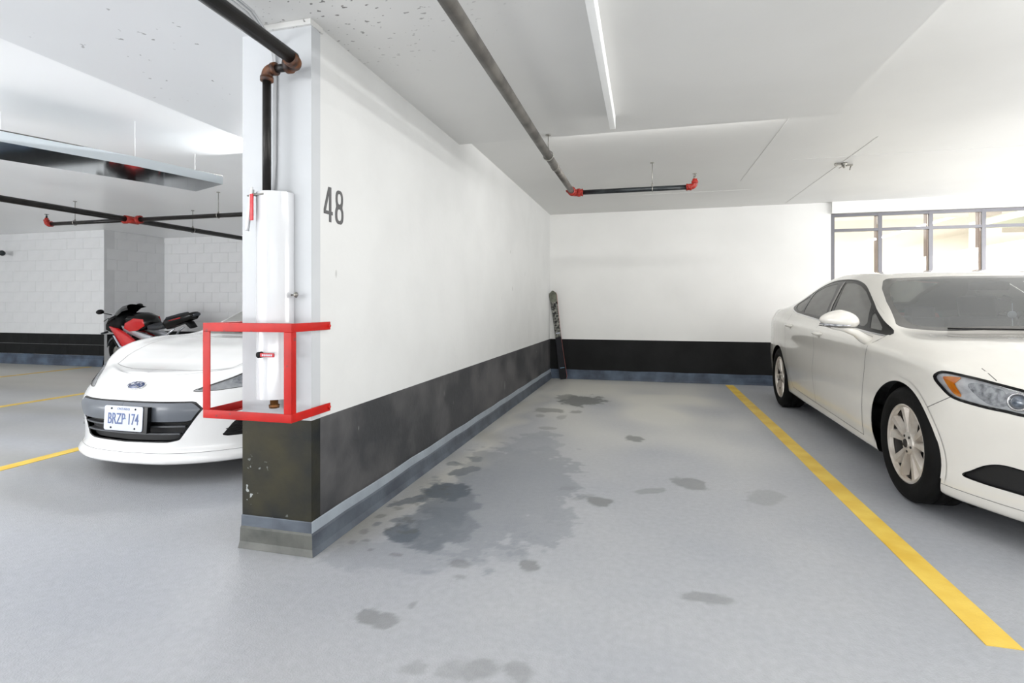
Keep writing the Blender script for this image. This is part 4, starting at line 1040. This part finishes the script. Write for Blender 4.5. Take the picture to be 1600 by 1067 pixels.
strips(S, 'panel_gaps', seam_dark, sedan, [
    ('side', fd, .0045, .0008, True), ('side', rd, .0045, .0008, True),
    ('diag', [(.508, .578), (.43, .628), (.362, .672)], .004, .0008),
    ('diag', [(.42, .203), (.2, .200), (.0, .200), (-.3, .20)], .003, .0008),
    ('top', [(.748, -.40), (.744, -.452), (.735, -.530)], .004, .0008),
    ('side', [(3.06, .76), (3.10, 1.0)], .001, .0008)])
strips(S, 'belt_moulding', chrome, sedan, [('side', [(.42, .945), (.9, .966), (1.6, .999), (2.07, 1.030), (2.5, 1.062), (2.72, 1.096)], .011, .0012)])
strips(S, 'window_line', trim_black, sedan, [('side', dlo[:56], .012, .002)])
strips(S, 'door_frame', mat('frame_grey', (132, 130, 126), .35, var=.1), sedan, [
    ('side', [(1.59, 1.035), (1.68, 1.20), (1.765, 1.352)], .038, .002),
    ('side', [(.66, 1.085), (.785, 1.132), (.926, 1.188)], .001, .0022)])
# arch lips
for yc_ in (0.085, 2.98):
    pts = [(yc_+(AR+.012)*math.cos(a), .315+(AR+.012)*math.sin(a)) for a in np.linspace(-.22, PI+.22, 40)]
    strips(S, 'arch_lip', white_car, sedan, [('side', pts, .028, .004)])
for yc_ in (0.085, 2.98):
    for sx in (-1, 1):
        m = MB(); n = 26; vs = []
        for i in range(n+1):
            a = -.25+(PI+.5)*i/n
            for x in (.60, .905): vs.append((sx*x if x < .9 else sx*.86, yc_+(AR+.004)*math.cos(a), .315+(AR+.004)*math.sin(a)))
        fs = [(2*i, 2*i+1, 2*i+3, 2*i+2) for i in range(n)]
        fs.append([2*i for i in range(n+1)])
        m.add(vs, fs, 0, True); m.build('wheel_well', matte_black, sedan)
for sx in (-1, 1):
    wheel(sedan, sx*.800, 0.04, .332, .228, .225, sx, alloy, rot=.30)
    wheel(sedan, sx*.800, 2.97, .332, .228, .225, sx, alloy, rot=.9)
# underbody tray and front air dam
m = MB(); m.box((-.70, -.55, .17), (.70, 3.6, .30), 0, .03); m.box((-.60, -.50, .10), (.60, -.47, .17)); m.build('underbody', matte_black, sedan)
for x in (.50, -.74): MB().box((x, -.30, .095), (x+.24, -.26, .18), 0, .005).build('air_deflector', matte_black, sedan)
# grille bars
m = MB()
for z in (.52, .56, .60, .64, .675):
    hw = .38+(.66-.5)*(z-.5)/.16*.4
    pts = []
    for x in np.linspace(-hw, hw, 15):
        h = S.at('front', abs(x), z, .004)
        if h: pts.append((x, h[0][1], z))
    if len(pts) > 2: m.tube(pts, .008, 6)
m.build('grille_bars', chrome, sedan)
# handles
for k, (nm, y, z) in enumerate((('front_door', 1.52, .902), ('rear_door', 2.44, .936))):
    for j, sx in ((0, 1), (1, -1)):
        h = S.at('side', y, z, 0)[0]; x = h[0]*sx
        m = MB(); m.tube([(x-.0*sx, y-.085, z-.002), (x+.024*sx, y-.055, z-.001), (x+.032*sx, y+.0, z), (x+.026*sx, y+.06, z+.001), (x, y+.09, z+.002)], .011, 10, rs=[.011, .015, .016, .015, .011])
        o = m.build('handle', white_car, doors[nm][j])
        m = MB(); m.lathe([(0, .004), (.030, .003), (.034, 0), (0, 0)], 20, 'x', M=Matrix.Translation((x-.001*sx, y-.01, z-.012)) @ Matrix.Diagonal((sx, 1.3, .8, 1))); m.build('handle_cup', mat('cup_shade', (196, 194, 188), .4, var=.05), doors[nm][j])
# door mirrors
def skin_mesh(name, chain, mt, parent, sub=2):
    pass
for sx in (1, -1):
    Mr = empty('door_mirror', (sx*.93, .545, .932)); Mr.parent = sedan
    bm = bmesh.new(); bmesh.ops.create_uvsphere(bm, u_segments=28, v_segments=16, radius=1)
    for v in bm.verts:
        x, y, z = v.co
        # housing: blunt rear face (+y), round nose, tapering outward and flat below
        yy = y*.085 if y < 0 else y*.045
        k = 1-.28*max(0, x)
        xx = x*.125; zz = z*.078*k*(1 if z > 0 else .72)
        v.co = Vector((sx*(xx+.145), yy+.02-.05*max(0, x)*0, zz+.105+.008*x))
    m = MB(); m.bm(bm, 0, True); m.build('mirror_housing', white_car, Mr)
    m = MB(); m.tube([(sx*-.050, .03, -.035), (sx*.0, .012, -.012), (sx*.05, .0, .025), (sx*.12, .005, .052), (sx*.20, .01, .060)], .02, 12, rs=[.040, .034, .026, .020, .010]); m.build('mirror_arm', white_car, Mr)
    m = MB(); m.tube([(sx*.262, .03, .085), (sx*.235, -.03, .080), (sx*.17, -.060, .076), (sx*.10, -.066, .075)], .007, 8, rs=[.004, .008, .008, .003]); m.build('mirror_indicator', lamp_silver, Mr)
    m = MB(); m.tube([(sx*.265, .035, .073), (sx*.235, -.025, .068), (sx*.17, -.056, .064), (sx*.06, -.055, .064)], .003, 6); m.build('mirror_seam', seam_dark, Mr)
    m = MB(); m.prism([(sx*(.145+.105*math.cos(a)), .103+.055*math.sin(a)) for a in np.linspace(0, 2*PI, 24, endpoint=False)], 'y', .064, .067); m.build('mirror_glass', chrome, Mr)
# interior seen through the glass
def seat(parent, x, y, w=.50):
    s_ = empty('seat', (x, y, .45)); s_.parent = parent
    m = MB(); m.box((-w/2, -.25, -.08), (w/2, .27, .06), 0, .04); m.build('seat_cushion', seat_fabric, s_)
    m = MB(); m.box((-w/2, -.06, 0), (w/2, .06, .60), 0, .045, Matrix.Translation((0, .26, .02)) @ Matrix.Rotation(-.28, 4, 'X')); m.build('seat_back', seat_fabric, s_)
    m = MB(); m.box((-.13, -.045, .60), (.13, .045, .78), 0, .035, Matrix.Translation((0, .28, .02)) @ Matrix.Rotation(-.26, 4, 'X')); m.build('headrest', seat_fabric, s_)
for x in (-.38, .38): seat(sedan, x, 1.35)
m = MB(); m.box((-.62, 2.2, .42), (.62, 2.7, .55), 0, .04); m.box((-.62, 2.62, .5), (.62, 2.76, 1.02), 0, .05)
for x in (-.36, 0, .36): m.box((x-.12, 2.68, .98), (x+.12, 2.78, 1.13), 0, .03)
m.build('rear_bench', seat_fabric, sedan)
m = MB(); m.box((-.66, .38, .72), (.66, .90, .955), 0, .05); m.build('dashboard', dark_cabin, sedan)
m = MB(); m.box((-.82, .30, .30), (.82, 2.9, .34)); m.build('cabin_floor', dark_cabin, sedan)
m = MB(); m.lathe([(.172, -.012), (.188, -.012), (.192, 0), (.188, .012), (.172, .012), (.168, 0)], 32, 'y', M=Matrix.Translation((.38, 1.0, .93)) @ Matrix.Rotation(-.35, 4, 'X'), closed=True); m.build('steering_wheel', dark_cabin, sedan)
m = MB(); m.box((-.12, .93, 1.255), (.12, .955, 1.315), 0, .01); m.build('rear_view_mirror', trim_black, sedan)
m = MB(); m.lathe([(0, -.004), (.024, -.004), (.024, .004), (0, .004)], 20, 'y', M=Matrix.Translation((-.02, .66, 1.085))); m.tube([(-.02, .66, 1.10), (-.02, .66, 1.16)], .002, 6); m.tube([(-.02, .66, 1.06), (-.02, .655, .985)], .003, 6); m.build('hanging_ornament', plate_white, sedan)
# wipers on the cowl
m = MB()
for pts in ([(-.50, .42), (-.2, .365), (.06, .352)], [(.10, .36), (.40, .385), (.62, .47)]):
    q = []
    for (x, y) in pts:
        h = S.at('top', abs(x), y, .010); q.append((x, y, h[0][2]))
    MB().tube(q, .006, 6).build('wiper', trim_black, sedan)

# ------------------------------------------------------------------ white coupe on the left
FP = [(0, -.84), (.28, -.812), (.49, -.725), (.65, -.60), (.76, -.46), (.835, -.30), (.872, -.12), (.885, .12), (.865, .45), (.862, .80), (.86, 1.25), (.865, 1.7), (.885, 2.15), (.895, 2.55), (.86, 2.95), (.80, 3.2), (.62, 3.35), (.32, 3.40), (0, 3.40)]
rows = [
 row(L((0, .18), (18, .22)), [0]*NS, .12, .12),
 row(L((0, .142), (5, .142), (18, .20)), L((0, .86), (18, .84)), .07, .08),
 row(L((0, .142), (5, .142), (8, .15), (18, .20)), L((0, 1.0), (4, 1.0), (6, .985), (8, .96), (18, .95)), -.012, .04),
 row(L((0, .170), (5, .172), (8, .19), (18, .26)), L((0, 1.012), (4, 1.012), (6, .99), (8, .97), (18, .98)), -.022, .02),
 row(L((0, .225), (5, .23), (8, .28), (18, .36)), L((0, .985), (6, .985), (8, .985), (18, .99)), .012, 0),
 row(L((0, .36), (5, .38), (8, .45), (18, .52)), L((0, .985), (6, 1.0), (18, 1.0)), .012, 0),
 row(L((0, .475), (3, .49), (5, .52), (8, .60), (18, .66)), L((0, .99), (6, 1.0), (18, 1.0)), .0, 0),
 row(L((0, .56), (3, .575), (5, .62), (7, .69), (9, .72), (13, .80), (18, .80)), L((0, .965), (6, .985), (18, .99)), .035, .02),
 row(L((0, .62), (3, .645), (4, .675), (5, .71), (6, .75), (7, .79), (9, .82), (13, .90), (18, .90)), L((0, .93), (5, .95), (18, .96)), .10, .04),
]
rows.append(row(L((0, .665), (3, .715), (4, .762), (5, .812), (6, .852), (7, .878), (8, .875), (10, .89), (13, .955), (15, .97), (18, .98)), L((0, .88), (3, .87), (6, .88), (8, .91), (12, .88), (18, .86)), .17, .05))
T8 = [(0, .678), (.21, .682), (.36, .694), (.47, .718), (.56, .755), (.62, .805), (.66, .848), (.70, .880), (.74, .900), (.72, .99), (.70, 1.04), (.69, 1.04), (.66, 1.02), (.64, 1.0), (.60, .985), (.52, .985), (.42, .985), (.2, .985), (0, .985)]
T9 = [(0, .686), (.16, .69), (.28, .702), (.37, .724), (.44, .756), (.50, .798), (.54, .842), (.58, .878), (.64, .905), (.62, 1.05, -.02), (.54, 1.235), (.52, 1.225), (.54, 1.12), (.52, 1.02), (.46, .99), (.40, .99), (.3, .99), (.15, .99), (0, .985)]
T10 = [(0, .690), (.11, .694), (.20, .706), (.26, .728), (.31, .758), (.35, .795), (.38, .835), (.42, .870), (.47, .905, -.02), (.46, 1.07, -.06), (.42, 1.265, -.03), (.42, 1.255), (.42, 1.15), (.40, 1.03), (.34, .995), (.3, .992), (.22, .992), (.1, .99), (0, .985)]
T11 = [(0, .692), (.06, .696), (.10, .708), (.13, .73), (.16, .76), (.18, .796), (.20, .835), (.22, .870), (.25, .905, -.04), (.24, 1.085, -.10), (.22, 1.275, -.06), (.22, 1.268), (.22, 1.165), (.2, 1.04), (.17, 1.0), (.15, .995), (.1, .992), (.05, .99), (0, .985)]
T12 = [(0, .693), (0, .697), (0, .709), (0, .731), (0, .762), (0, .797), (0, .836), (0, .870), (0, .906, -.05), (0, 1.09, -.12), (0, 1.275, -.07), (0, 1.27), (0, 1.168), (0, 1.042), (0, 1.0), (0, .995), (0, .992), (0, .99), (0, .985)]
rows += [crow(T8), crow(T9), crow(T10), crow(T11), crow(T12)]
ctrl = [[rows[r][k] for r in range(len(rows))] for k in range(NS)]
CXc, CYc = -3.235, 3.46
coupe = empty('coupe', (CXc, CYc, 0), label='bright white low coupe nosing out behind the pillar at left', cat='car')
C2 = Shell(ctrl, .024)
for yc_ in (0.0, 2.57): C2.cut('hole', 'side', circ(yc_, .33, .348), lambda P: P[:, 0] > .58)
fr = lambda P: P[:, 1] < -.3
C2.cut('frame_line', 'front', [(-.505, .486), (-.455, .533), (0, .535), (.455, .533), (.505, .486), (.445, .402), (.37, .288), (.31, .274), (0, .270), (-.31, .274), (-.37, .288), (-.445, .402)], fr)
C2.cut('bar', 'front', [(-.490, .486), (-.447, .522), (0, .523), (.447, .522), (.490, .486), (.438, .412), (0, .408), (-.438, .412)], fr, only=['frame_line'])
C2.cut('mesh', 'front', [(-.43, .403), (0, .399), (.43, .403), (.36, .293), (.305, .282), (0, .278), (-.305, .282), (-.36, .293)], fr, only=['frame_line'])
hl2 = smooth_poly([(-.205, .592), (-.10, .628), (.02, .665), (.14, .712), (.30, .775), (.40, .800), (.43, .765), (.40, .69), (.30, .630), (.18, .612), (.05, .603), (-.08, .592)], 4)
C2.cut('lamp', 'diag', hl2, diagc)
C2.cut('vent', 'front', [(.575, .298), (.76, .296), (.76, .385), (.64, .398)], fr)
C2.cut('windscreen', 'top', smooth_poly([(-.64, .44), (-.60, .75), (-.50, 1.12), (0, 1.06), (.50, 1.12), (.60, .75), (.64, .44), (.3, .37), (0, .35), (-.3, .37)], 4), lambda P: P[:, 2] > .86)
C2.cut('side_glass', 'side', smooth_poly([(.62, .93), (.95, 1.09), (1.25, 1.175), (1.7, 1.17), (2.1, 1.06), (2.2, .99), (1.6, .935)], 4), lambda P: (P[:, 0] > .5) & (P[:, 2] > .88))
C2.cut('rear_screen', 'top', [(-.42, 1.95), (0, 1.9), (.42, 1.95), (.38, 2.6), (0, 2.65), (-.38, 2.6)], lambda P: P[:, 2] > .95)
hood2 = [(-.60, .40), (-.60, .0), (-.55, -.35), (-.50, -.47), (-.25, -.565), (0, -.59), (.25, -.565), (.50, -.47), (.55, -.35), (.60, .0), (.62, .40), (0, .33)]
C2.cut('hood', 'top', hood2, lambda P: (P[:, 2] > .60) & (P[:, 1] < .5), only=['body'])
C2.cut('tail', 'side', [(3.05, .72), (3.6, .72), (3.6, .86), (3.05, .86)], lambda P: P[:, 0] > .3)
C2.mesh('body_shell', ['body'], white_coupe, coupe); C2.mesh('hood', ['hood'], white_coupe, coupe)
C2.mesh('grille_surround', ['frame_line'], trim_black, coupe, offset=-.002); C2.mesh('bumper_bar', ['bar'], bumper_grey, coupe, offset=.008)
C2.mesh('grille', ['mesh'], mesh_black, coupe, offset=-.03)
HL2 = C2.mesh('headlight', ['lamp'], lamp_pale, coupe, mirror='each', offset=-.008); C2.mesh('side_vent', ['vent'], mesh_black, coupe, mirror='each', offset=-.012)
C2.mesh('windscreen', ['windscreen'], glass_side, coupe); C2.mesh('side_glass', ['side_glass'], glass_side, coupe, mirror='each'); C2.mesh('rear_screen', ['rear_screen'], glass_side, coupe)
C2.mesh('tail_lamp', ['tail'], MATS['tail_red'], coupe, mirror='each')
strips(C2, 'panel_gaps', seam_dark, coupe, [('top', [(.62, .40), (.60, .0), (.55, -.35), (.50, -.47), (.25, -.565), (0, -.59)], .004, .0008), ('side', [(.55, .2), (.50, .85)], .004, .0008), ('side', [(1.65, .2), (1.75, .86)], .004, .0008)])
strips(C2, 'lamp_seal', seam_dark, coupe, [('diag', hl2, .005, .001, True)])
strips(C2, 'lip_seam', seam_dark, coupe, [('front', [(0, .207), (.4, .207), (.7, .210)], .0025, .0008)])
for k, sx in ((0, 1), (1, -1)):
    surf_patch(C2, 'lamp_reflector', 'diag', [(.02, .655), (.30, .76), (.38, .76), (.30, .655), (.10, .625)], lamp_silver, HL2[k], -.004, sx)
    h = C2.at('diag', .235, .700, -.002); p_, n_ = h; M_ = Matrix.Translation(p_) @ n_.to_track_quat('Z', 'Y').to_matrix().to_4x4()
    if sx < 0: M_ = Matrix.Diagonal((-1, 1, 1, 1)) @ M_
    m = MB(); m.lathe([(0, .006), (.022, .004), (.036, -.004), (0, -.006)], 24, 'z', M=M_); m.build('projector_lens', lens_dark, HL2[k])
    surf_patch(C2, 'lamp_cover', 'diag', [(p[0], p[1]) for p in hl2[::4]], glass_lamp, HL2[k], .001, sx)
# grille slats and vent fins
for z, hw in ((.372, .405), (.325, .375)):
    vs = []; fs = []
    for i, x in enumerate(np.linspace(-hw, hw, 17)):
        h = C2.at('front', abs(x), z, 0); y = h[0][1]
        vs += [(x, y-.004, z), (x, y-.001, z+.008), (x, y+.035, z+.010), (x, y+.035, z-.002)]
    for i in range(16):
        a = 4*i; b = a+4; fs += [(a, a+1, b+1, b), (a+1, a+2, b+2, b+1), (a+2, a+3, b+3, b+2), (a+3, a, b, b+3)]
    m = MB(); m.add(vs, fs, 0, False); m.build('grille_slat', mat('slat_grey', (70, 72, 76), .3, var=.1), coupe)
for sx in (1, -1):
    for k, (z, x0) in enumerate(((.315, .585), (.345, .60), (.373, .625))):
        q = []
        for x in np.linspace(x0, .77, 5):
            h = C2.at('front', x, z+(x-x0)*.12, .006); q.append((sx*x, h[0][1], z+(x-x0)*.12))
        m = MB(); m.tube(q, .007, 6, rs=[.002, .006, .007, .008, .008]); m.build('vent_fin', matte_black, coupe)
# emblem: oval with six stars
h = C2.at('front', 0, .618, .003); p_, n_ = h
EB = empty('emblem', p_); EB.parent = coupe
M_ = n_.to_track_quat('Z', 'X').to_matrix().to_4x4()
# emblem axes: local x along car x
zc = n_; xc = Vector((1, 0, 0)); yc = zc.cross(xc).normalized(); xc = yc.cross(zc); M_ = Matrix((xc, yc, zc)).transposed().to_4x4()
m = MB(); m.lathe([(0, .003), (.95, .003), (1, 0), (0, 0)], 36, 'z', M=M_ @ Matrix.Diagonal((.066, .035, 1, 1))); m.build('emblem_field', emblem_blue, EB)
m = MB(); m.lathe([(.93, .004), (.96, .006), (1.03, .005), (1.05, 0), (.93, 0)], 40, 'z', M=M_ @ Matrix.Diagonal((.066, .035, 1, 1)), closed=True); m.build('emblem_ring', chrome, EB)
m = MB()
for (sx_, sy_, sr) in ((-.034, .006, .016), (.000, .016, .008), (.024, .014, .008), (.040, .002, .008), (.010, -.010, .008), (.028, -.016, .007)):
    pts = []
    for i in range(8):
        a = i*PI/4; rr = sr if i % 2 == 0 else sr*.33; pts.append((sx_+rr*1.25*math.cos(a), sy_+rr*math.sin(a)))
    m.prism(pts, 'z', .0035, .0055, M=M_)
m.build('emblem_stars', chrome, EB)
# licence plate
h = C2.at('front', 0, .44, .0)[0]
PL = empty('licence_plate', (.045, h[1]-.032, .432), rot=(-.06, 0, 0)); PL.parent = coupe; PL['label'] = 'white licence plate with blue characters'
m = MB(); n = 6
pts = []
for (cx_, cy_, a0) in ((.139, .063, 0), (-.139, .063, PI/2), (-.139, -.063, PI), (.139, -.063, 3*PI/2)):
    for i in range(5): a = a0+PI/2*i/4; pts.append((cx_+.014*math.cos(a), cy_+.014*math.sin(a)))
m.prism(pts, 'y', -.0015, .0015); m.build('plate', plate_white, PL)
m = MB(); m.box((.10, .003, -.085), (.185, .030, .075)); m.box((-.15, .003, -.06), (.10, .03, .06)); m.build('plate_bracket', trim_black, PL)
FR = Matrix.Translation((0, -.0022, -.006)) @ Matrix.Rotation(PI/2, 4, 'X')
text_obj('BRZP 174', 'plate_characters', plate_blue, PL, FR, .098, xs=.62, depth=.0012, bold=.0006, spacing=1.0)
m = MB(); m.box((.008, -.004, -.004), (.020, -.0016, .003)); m.build('plate_dash', plate_blue, PL)
text_obj('ONTARIO', 'plate_caption', plate_blue, PL, Matrix.Translation((0, -.0018, .058)) @ Matrix.Rotation(PI/2, 4, 'X'), .022, xs=.95, depth=.0008, spacing=1.1)
m = MB()
for x in (-.095, .095):
    for z in (.060, -.060): m.lathe([(0, -.005), (.006, -.004), (.006, -.0012), (0, -.0012)], 10, 'y', M=Matrix.Translation((x, 0, z)))
m.build('plate_screws', matte_black, PL)
for yc_ in (0.0, 2.57):
    for sx in (-1, 1):
        m = MB(); n = 22; vs = []
        for i in range(n+1):
            a = -.25+(PI+.5)*i/n
            for x in (.56, .83): vs.append((sx*x, yc_+.352*math.cos(a), .33+.352*math.sin(a)))
        fs = [(2*i, 2*i+1, 2*i+3, 2*i+2) for i in range(n)]+[[2*i for i in range(n+1)]]
        m.add(vs, fs, 0, True); m.build('wheel_well', matte_black, coupe)
        wheel(coupe, sx*.765, yc_, .314, .212, .215, sx, alloy, rot=.2)
m = MB(); m.box((-.66, -.55, .15), (.66, 3.1, .26), 0, .03); m.build('underbody', matte_black, coupe)
m = MB()
for pts in ([(-.45, .45), (-.1, .39), (.1, .385)], [(.15, .39), (.42, .42), (.58, .47)]):
    q = [(x, y, C2.at('top', abs(x), y, .012)[0][2]) for x, y in pts]; MB().tube(q, .008, 6).build('wiper', trim_black, coupe)
for sx in (1, -1):
    bm = bmesh.new(); bmesh.ops.create_uvsphere(bm, u_segments=20, v_segments=12, radius=1)
    for v in bm.verts: v.co = Vector((sx*(.91+.10*v.co.x), .88+v.co.y*(.07 if v.co.y < 0 else .03), .915+v.co.z*.06))
    m = MB(); m.bm(bm, 0, True); m.tube([(sx*.78, .90, .87), (sx*.88, .88, .90)], .02, 8); m.build('door_mirror', white_coupe, coupe)
# ================================================================== MOTORCYCLE (local x forward, z up, y left)
bike = empty('motorcycle', (-8.36, 7.32, 0), rot=(0, 0, 0), label='red and black sport motorcycle parked behind the white coupe', cat='motorcycle')
def bwheel(x, r, w, nm):
    W = empty(nm, (x, 0, r)); W.parent = bike
    m = MB(); m.lathe([(r-.085, -w*.42), (r-.05, -w*.5), (r-.02, -w*.40), (r, 0), (r-.02, w*.40), (r-.05, w*.5), (r-.085, w*.42), (r-.09, 0)], 40, 'y', closed=True); m.build('tyre', tyre, W)
    m = MB(); m.lathe([(r-.088, -w*.38), (r-.10, -w*.36), (r-.105, 0), (r-.10, w*.36), (r-.088, w*.38)], 36, 'y', closed=True); m.lathe([(0, -.05), (.035, -.05), (.035, .05), (0, .05)], 16, 'y'); rim = m.build('rim', matte_black, W)
    m = MB()
    for k in range(6):
        a = k*PI/3; m.box((.02, -.014, -.012), (r-.095, .014, .012), 0, 0, Matrix.Rotation(a, 4, 'Y'))
    m.build('spokes', bike_silver, W)
    m = MB()
    for s_ in (-1, 1): m.lathe([(.075, s_*.062), (.150, s_*.062), (.150, s_*.067), (.075, s_*.067)], 32, 'y', closed=True)
    m.build('brake_disc', zinc, W)
    return W
bwheel(.70, .30, .12, 'front_wheel'); bwheel(-.70, .31, .17, 'rear_wheel')
def bp(name, poly, hw, mt, inset=.02, c=0, parent=None, y=None):
    m = MB(); m.pillow(poly, 'y', c, hw, inset, 0); return m.build(name, mt, parent or bike)
m = MB()
for s_ in (-.085, .085): m.tube([(.70, s_, .30), (.52, s_*.9, .78), (.46, s_*.85, .92)], .024, 12, rs=[.028, .026, .024])
m.build('front_fork', bike_silver, bike)
m = MB(); n = 16; vs = []
for i in range(n+1):
    a = math.radians(20+150*i/n); 
    for (dy, dr) in ((-.062, -.03), (-.05, .005), (0, .018), (.05, .005), (.062, -.03)): vs.append((.70+(.325+dr)*math.cos(a), dy, .30+(.325+dr)*math.sin(a)))
fs = [(i*5+k, i*5+k+1, (i+1)*5+k+1, (i+1)*5+k) for i in range(n) for k in range(4)]
m.add(vs, fs, 0, True); m.build('front_mudguard', bike_grey, bike)
# nose fairing (black, with grey headlamp) and screen
bp('nose_fairing', [(.80, .74), (.79, .86), (.70, .99), (.54, 1.04), (.42, .98), (.40, .82), (.50, .70), (.68, .68)], .20, matte_black, .07)
bp('headlight', [(.825, .76), (.81, .84), (.72, .88), (.60, .82), (.66, .76)], .14, bike_grey, .03)
m = MB(); vs = []; n = 10
prof = [(.72, 1.00), (.62, 1.09), (.50, 1.16), (.36, 1.19)]
for (x, z) in prof:
    for i in range(n+1):
        a = -1+2*i/n; hwid = .17*(1-.1*(.72-x)); vs.append((x-.16*a*a, hwid*a, z-.07*a*a))
fs = [(j*(n+1)+i, j*(n+1)+i+1, (j+1)*(n+1)+i+1, (j+1)*(n+1)+i) for j in range(3) for i in range(n)]
m.add(vs, fs, 0, True); m.build('screen', trim_black, bike)
# red side fairings, each side
for s_ in (-1, 1):
    bp('side_fairing', [(.62, .84), (.46, .80), (.30, .72), (.12, .60), (.02, .42), (-.20, .30), (-.26, .20), (.0, .16), (.26, .20), (.38, .34), (.42, .50), (.52, .68)], .035, bike_red, .03, c=s_*.20)
    bp('fairing_vent', [(.55, .66), (.47, .60), (.40, .48), (.47, .46), (.53, .54)], .012, trim_black, .01, c=s_*.236)
    bp('fairing_stripe', [(.53, .68), (.50, .68), (.40, .50), (.28, .44), (.42, .47)], .006, plate_white, .004, c=s_*.247)
    bp('frame_spar', [(.44, .84), (.40, .74), (.05, .60), (-.22, .50), (-.28, .56), (-.20, .66), (.10, .74)], .022, bike_silver, .015, c=s_*.135)
    m = MB(); m.tube([(.54, s_*.12, .96), (.50, s_*.22, .965), (.44, s_*.33, .93)], .014, 8); m.tube([(.50, s_*.24, .96), (.43, s_*.36, .925)], .019, 10); m.tube([(.56, s_*.25, .985), (.52, s_*.36, .95)], .006, 6); m.build('handlebar', trim_black, bike)
    m = MB(); m.tube([(.66, s_*.12, 1.02), (.64, s_*.25, 1.07), (.60, s_*.31, 1.10)], .008, 6)
    bm = bmesh.new(); bmesh.ops.create_uvsphere(bm, u_segments=14, v_segments=8, radius=1)
    for v in bm.verts: v.co = Vector((.60+v.co.x*.035, s_*.34+v.co.y*.065, 1.11+v.co.z*.042))
    m.bm(bm, 0, True); m.build('mirror', trim_black, bike)
    m = MB(); m.tube([(.76, s_*.16, .72), (.76, s_*.27, .71)], .018, 8); m.build('indicator', bike_grey, bike)
bp('tank', [(.42, .84), (.40, .96), (.28, 1.04), (.05, 1.04), (-.10, .97), (-.16, .84), (-.05, .76), (.15, .72), (.32, .76)], .155, trim_black, .06)
for s_ in (-1, 1): bp('tank_panel', [(.38, .79), (.34, .88), (.12, .97), (-.08, .95), (-.10, .84), (.08, .75), (.26, .73)], .012, bike_red, .02, c=s_*.150)
bp('rider_seat', [(-.08, .84), (-.16, .86), (-.38, .84), (-.46, .88), (-.46, .78), (-.20, .74), (-.08, .76)], .125, seat_vinyl, .04)
bp('tail_fairing', [(-.40, .86), (-.44, .93), (-.70, 1.00), (-1.02, 1.06), (-1.08, 1.02), (-1.00, .93), (-.76, .84), (-.48, .76)], .105, trim_black, .04)
bp('pillion_seat', [(-.46, .93), (-.50, .98), (-.82, 1.05), (-.86, 1.02), (-.66, .96)], .09, seat_vinyl, .02)
for s_ in (-1, 1): bp('tail_stripe', [(-.56, .915), (-.60, .93), (-.84, .985), (-.84, .97)], .004, bike_red, .002, c=s_*.104)
bp('tail_light', [(-1.04, .98), (-1.02, 1.03), (-1.09, 1.045), (-1.10, 1.0)], .06, bike_grey, .01)
bp('number_bracket', [(-.86, .87), (-.96, .78), (-1.0, .79), (-.93, .90)], .06, matte_black, .01)
bp('engine', [(.36, .58), (.30, .34), (.02, .26), (-.24, .30), (-.26, .52), (.0, .62)], .15, alloy_dark, .04)
m = MB(); m.tube([(-.30, 0.09, .42), (-.70, .09, .31)], .03, 8); m.tube([(-.30, -.09, .42), (-.70, -.09, .31)], .03, 8); m.box((-.74, -.11, .28), (-.66, .11, .34), 0, .01); m.build('swing_arm', bike_silver, bike)
m = MB(); m.tube([(.20, -.10, .22), (-.20, -.13, .24), (-.40, -.17, .36)], .028, 10); m.tube([(-.40, -.17, .38), (-.86, -.20, .62)], .055, 14, rs=[.045, .055]); m.build('exhaust', bike_silver, bike)
m = MB(); m.tube([(-.30, .12, .62), (-.24, .11, .46)], .02, 8); m.tube([(-.40, .10, .56), (-.52, .10, .70), (-.66, .09, .78)], .016, 8); m.tube([(-.40, -.10, .56), (-.52, -.10, .70), (-.66, -.09, .78)], .016, 8); m.build('subframe', bike_silver, bike)
m = MB(); m.tube([(-.08, .13, .26), (-.16, .27, .012)], .012, 8); m.box((-.19, .24, 0), (-.12, .31, .01)); m.build('kickstand', bike_grey, bike)
m = MB(); vs = []
for i in range(13):
    a = math.radians(30+130*i/12)
    for dy in (-.09, 0, .09): vs.append((-.70+(.335+(.01 if dy == 0 else 0))*math.cos(a), dy, .31+(.335+(.01 if dy == 0 else 0))*math.sin(a)))
m.add(vs, [(i*3+k, i*3+k+1, (i+1)*3+k+1, (i+1)*3+k) for i in range(12) for k in range(2)], 0, True); m.build('rear_mudguard', matte_black, bike)
# heading along -x, leaning on its stand towards the camera (its left side)
bike.rotation_mode = 'XYZ'
bike.matrix_world = Matrix.Translation((-8.27, 7.30, 0.0)) @ Matrix.Rotation(math.radians(176), 4, 'Z') @ Matrix.Rotation(math.radians(-9), 4, 'X') @ Matrix.Diagonal((1.04, 1, .985, 1))
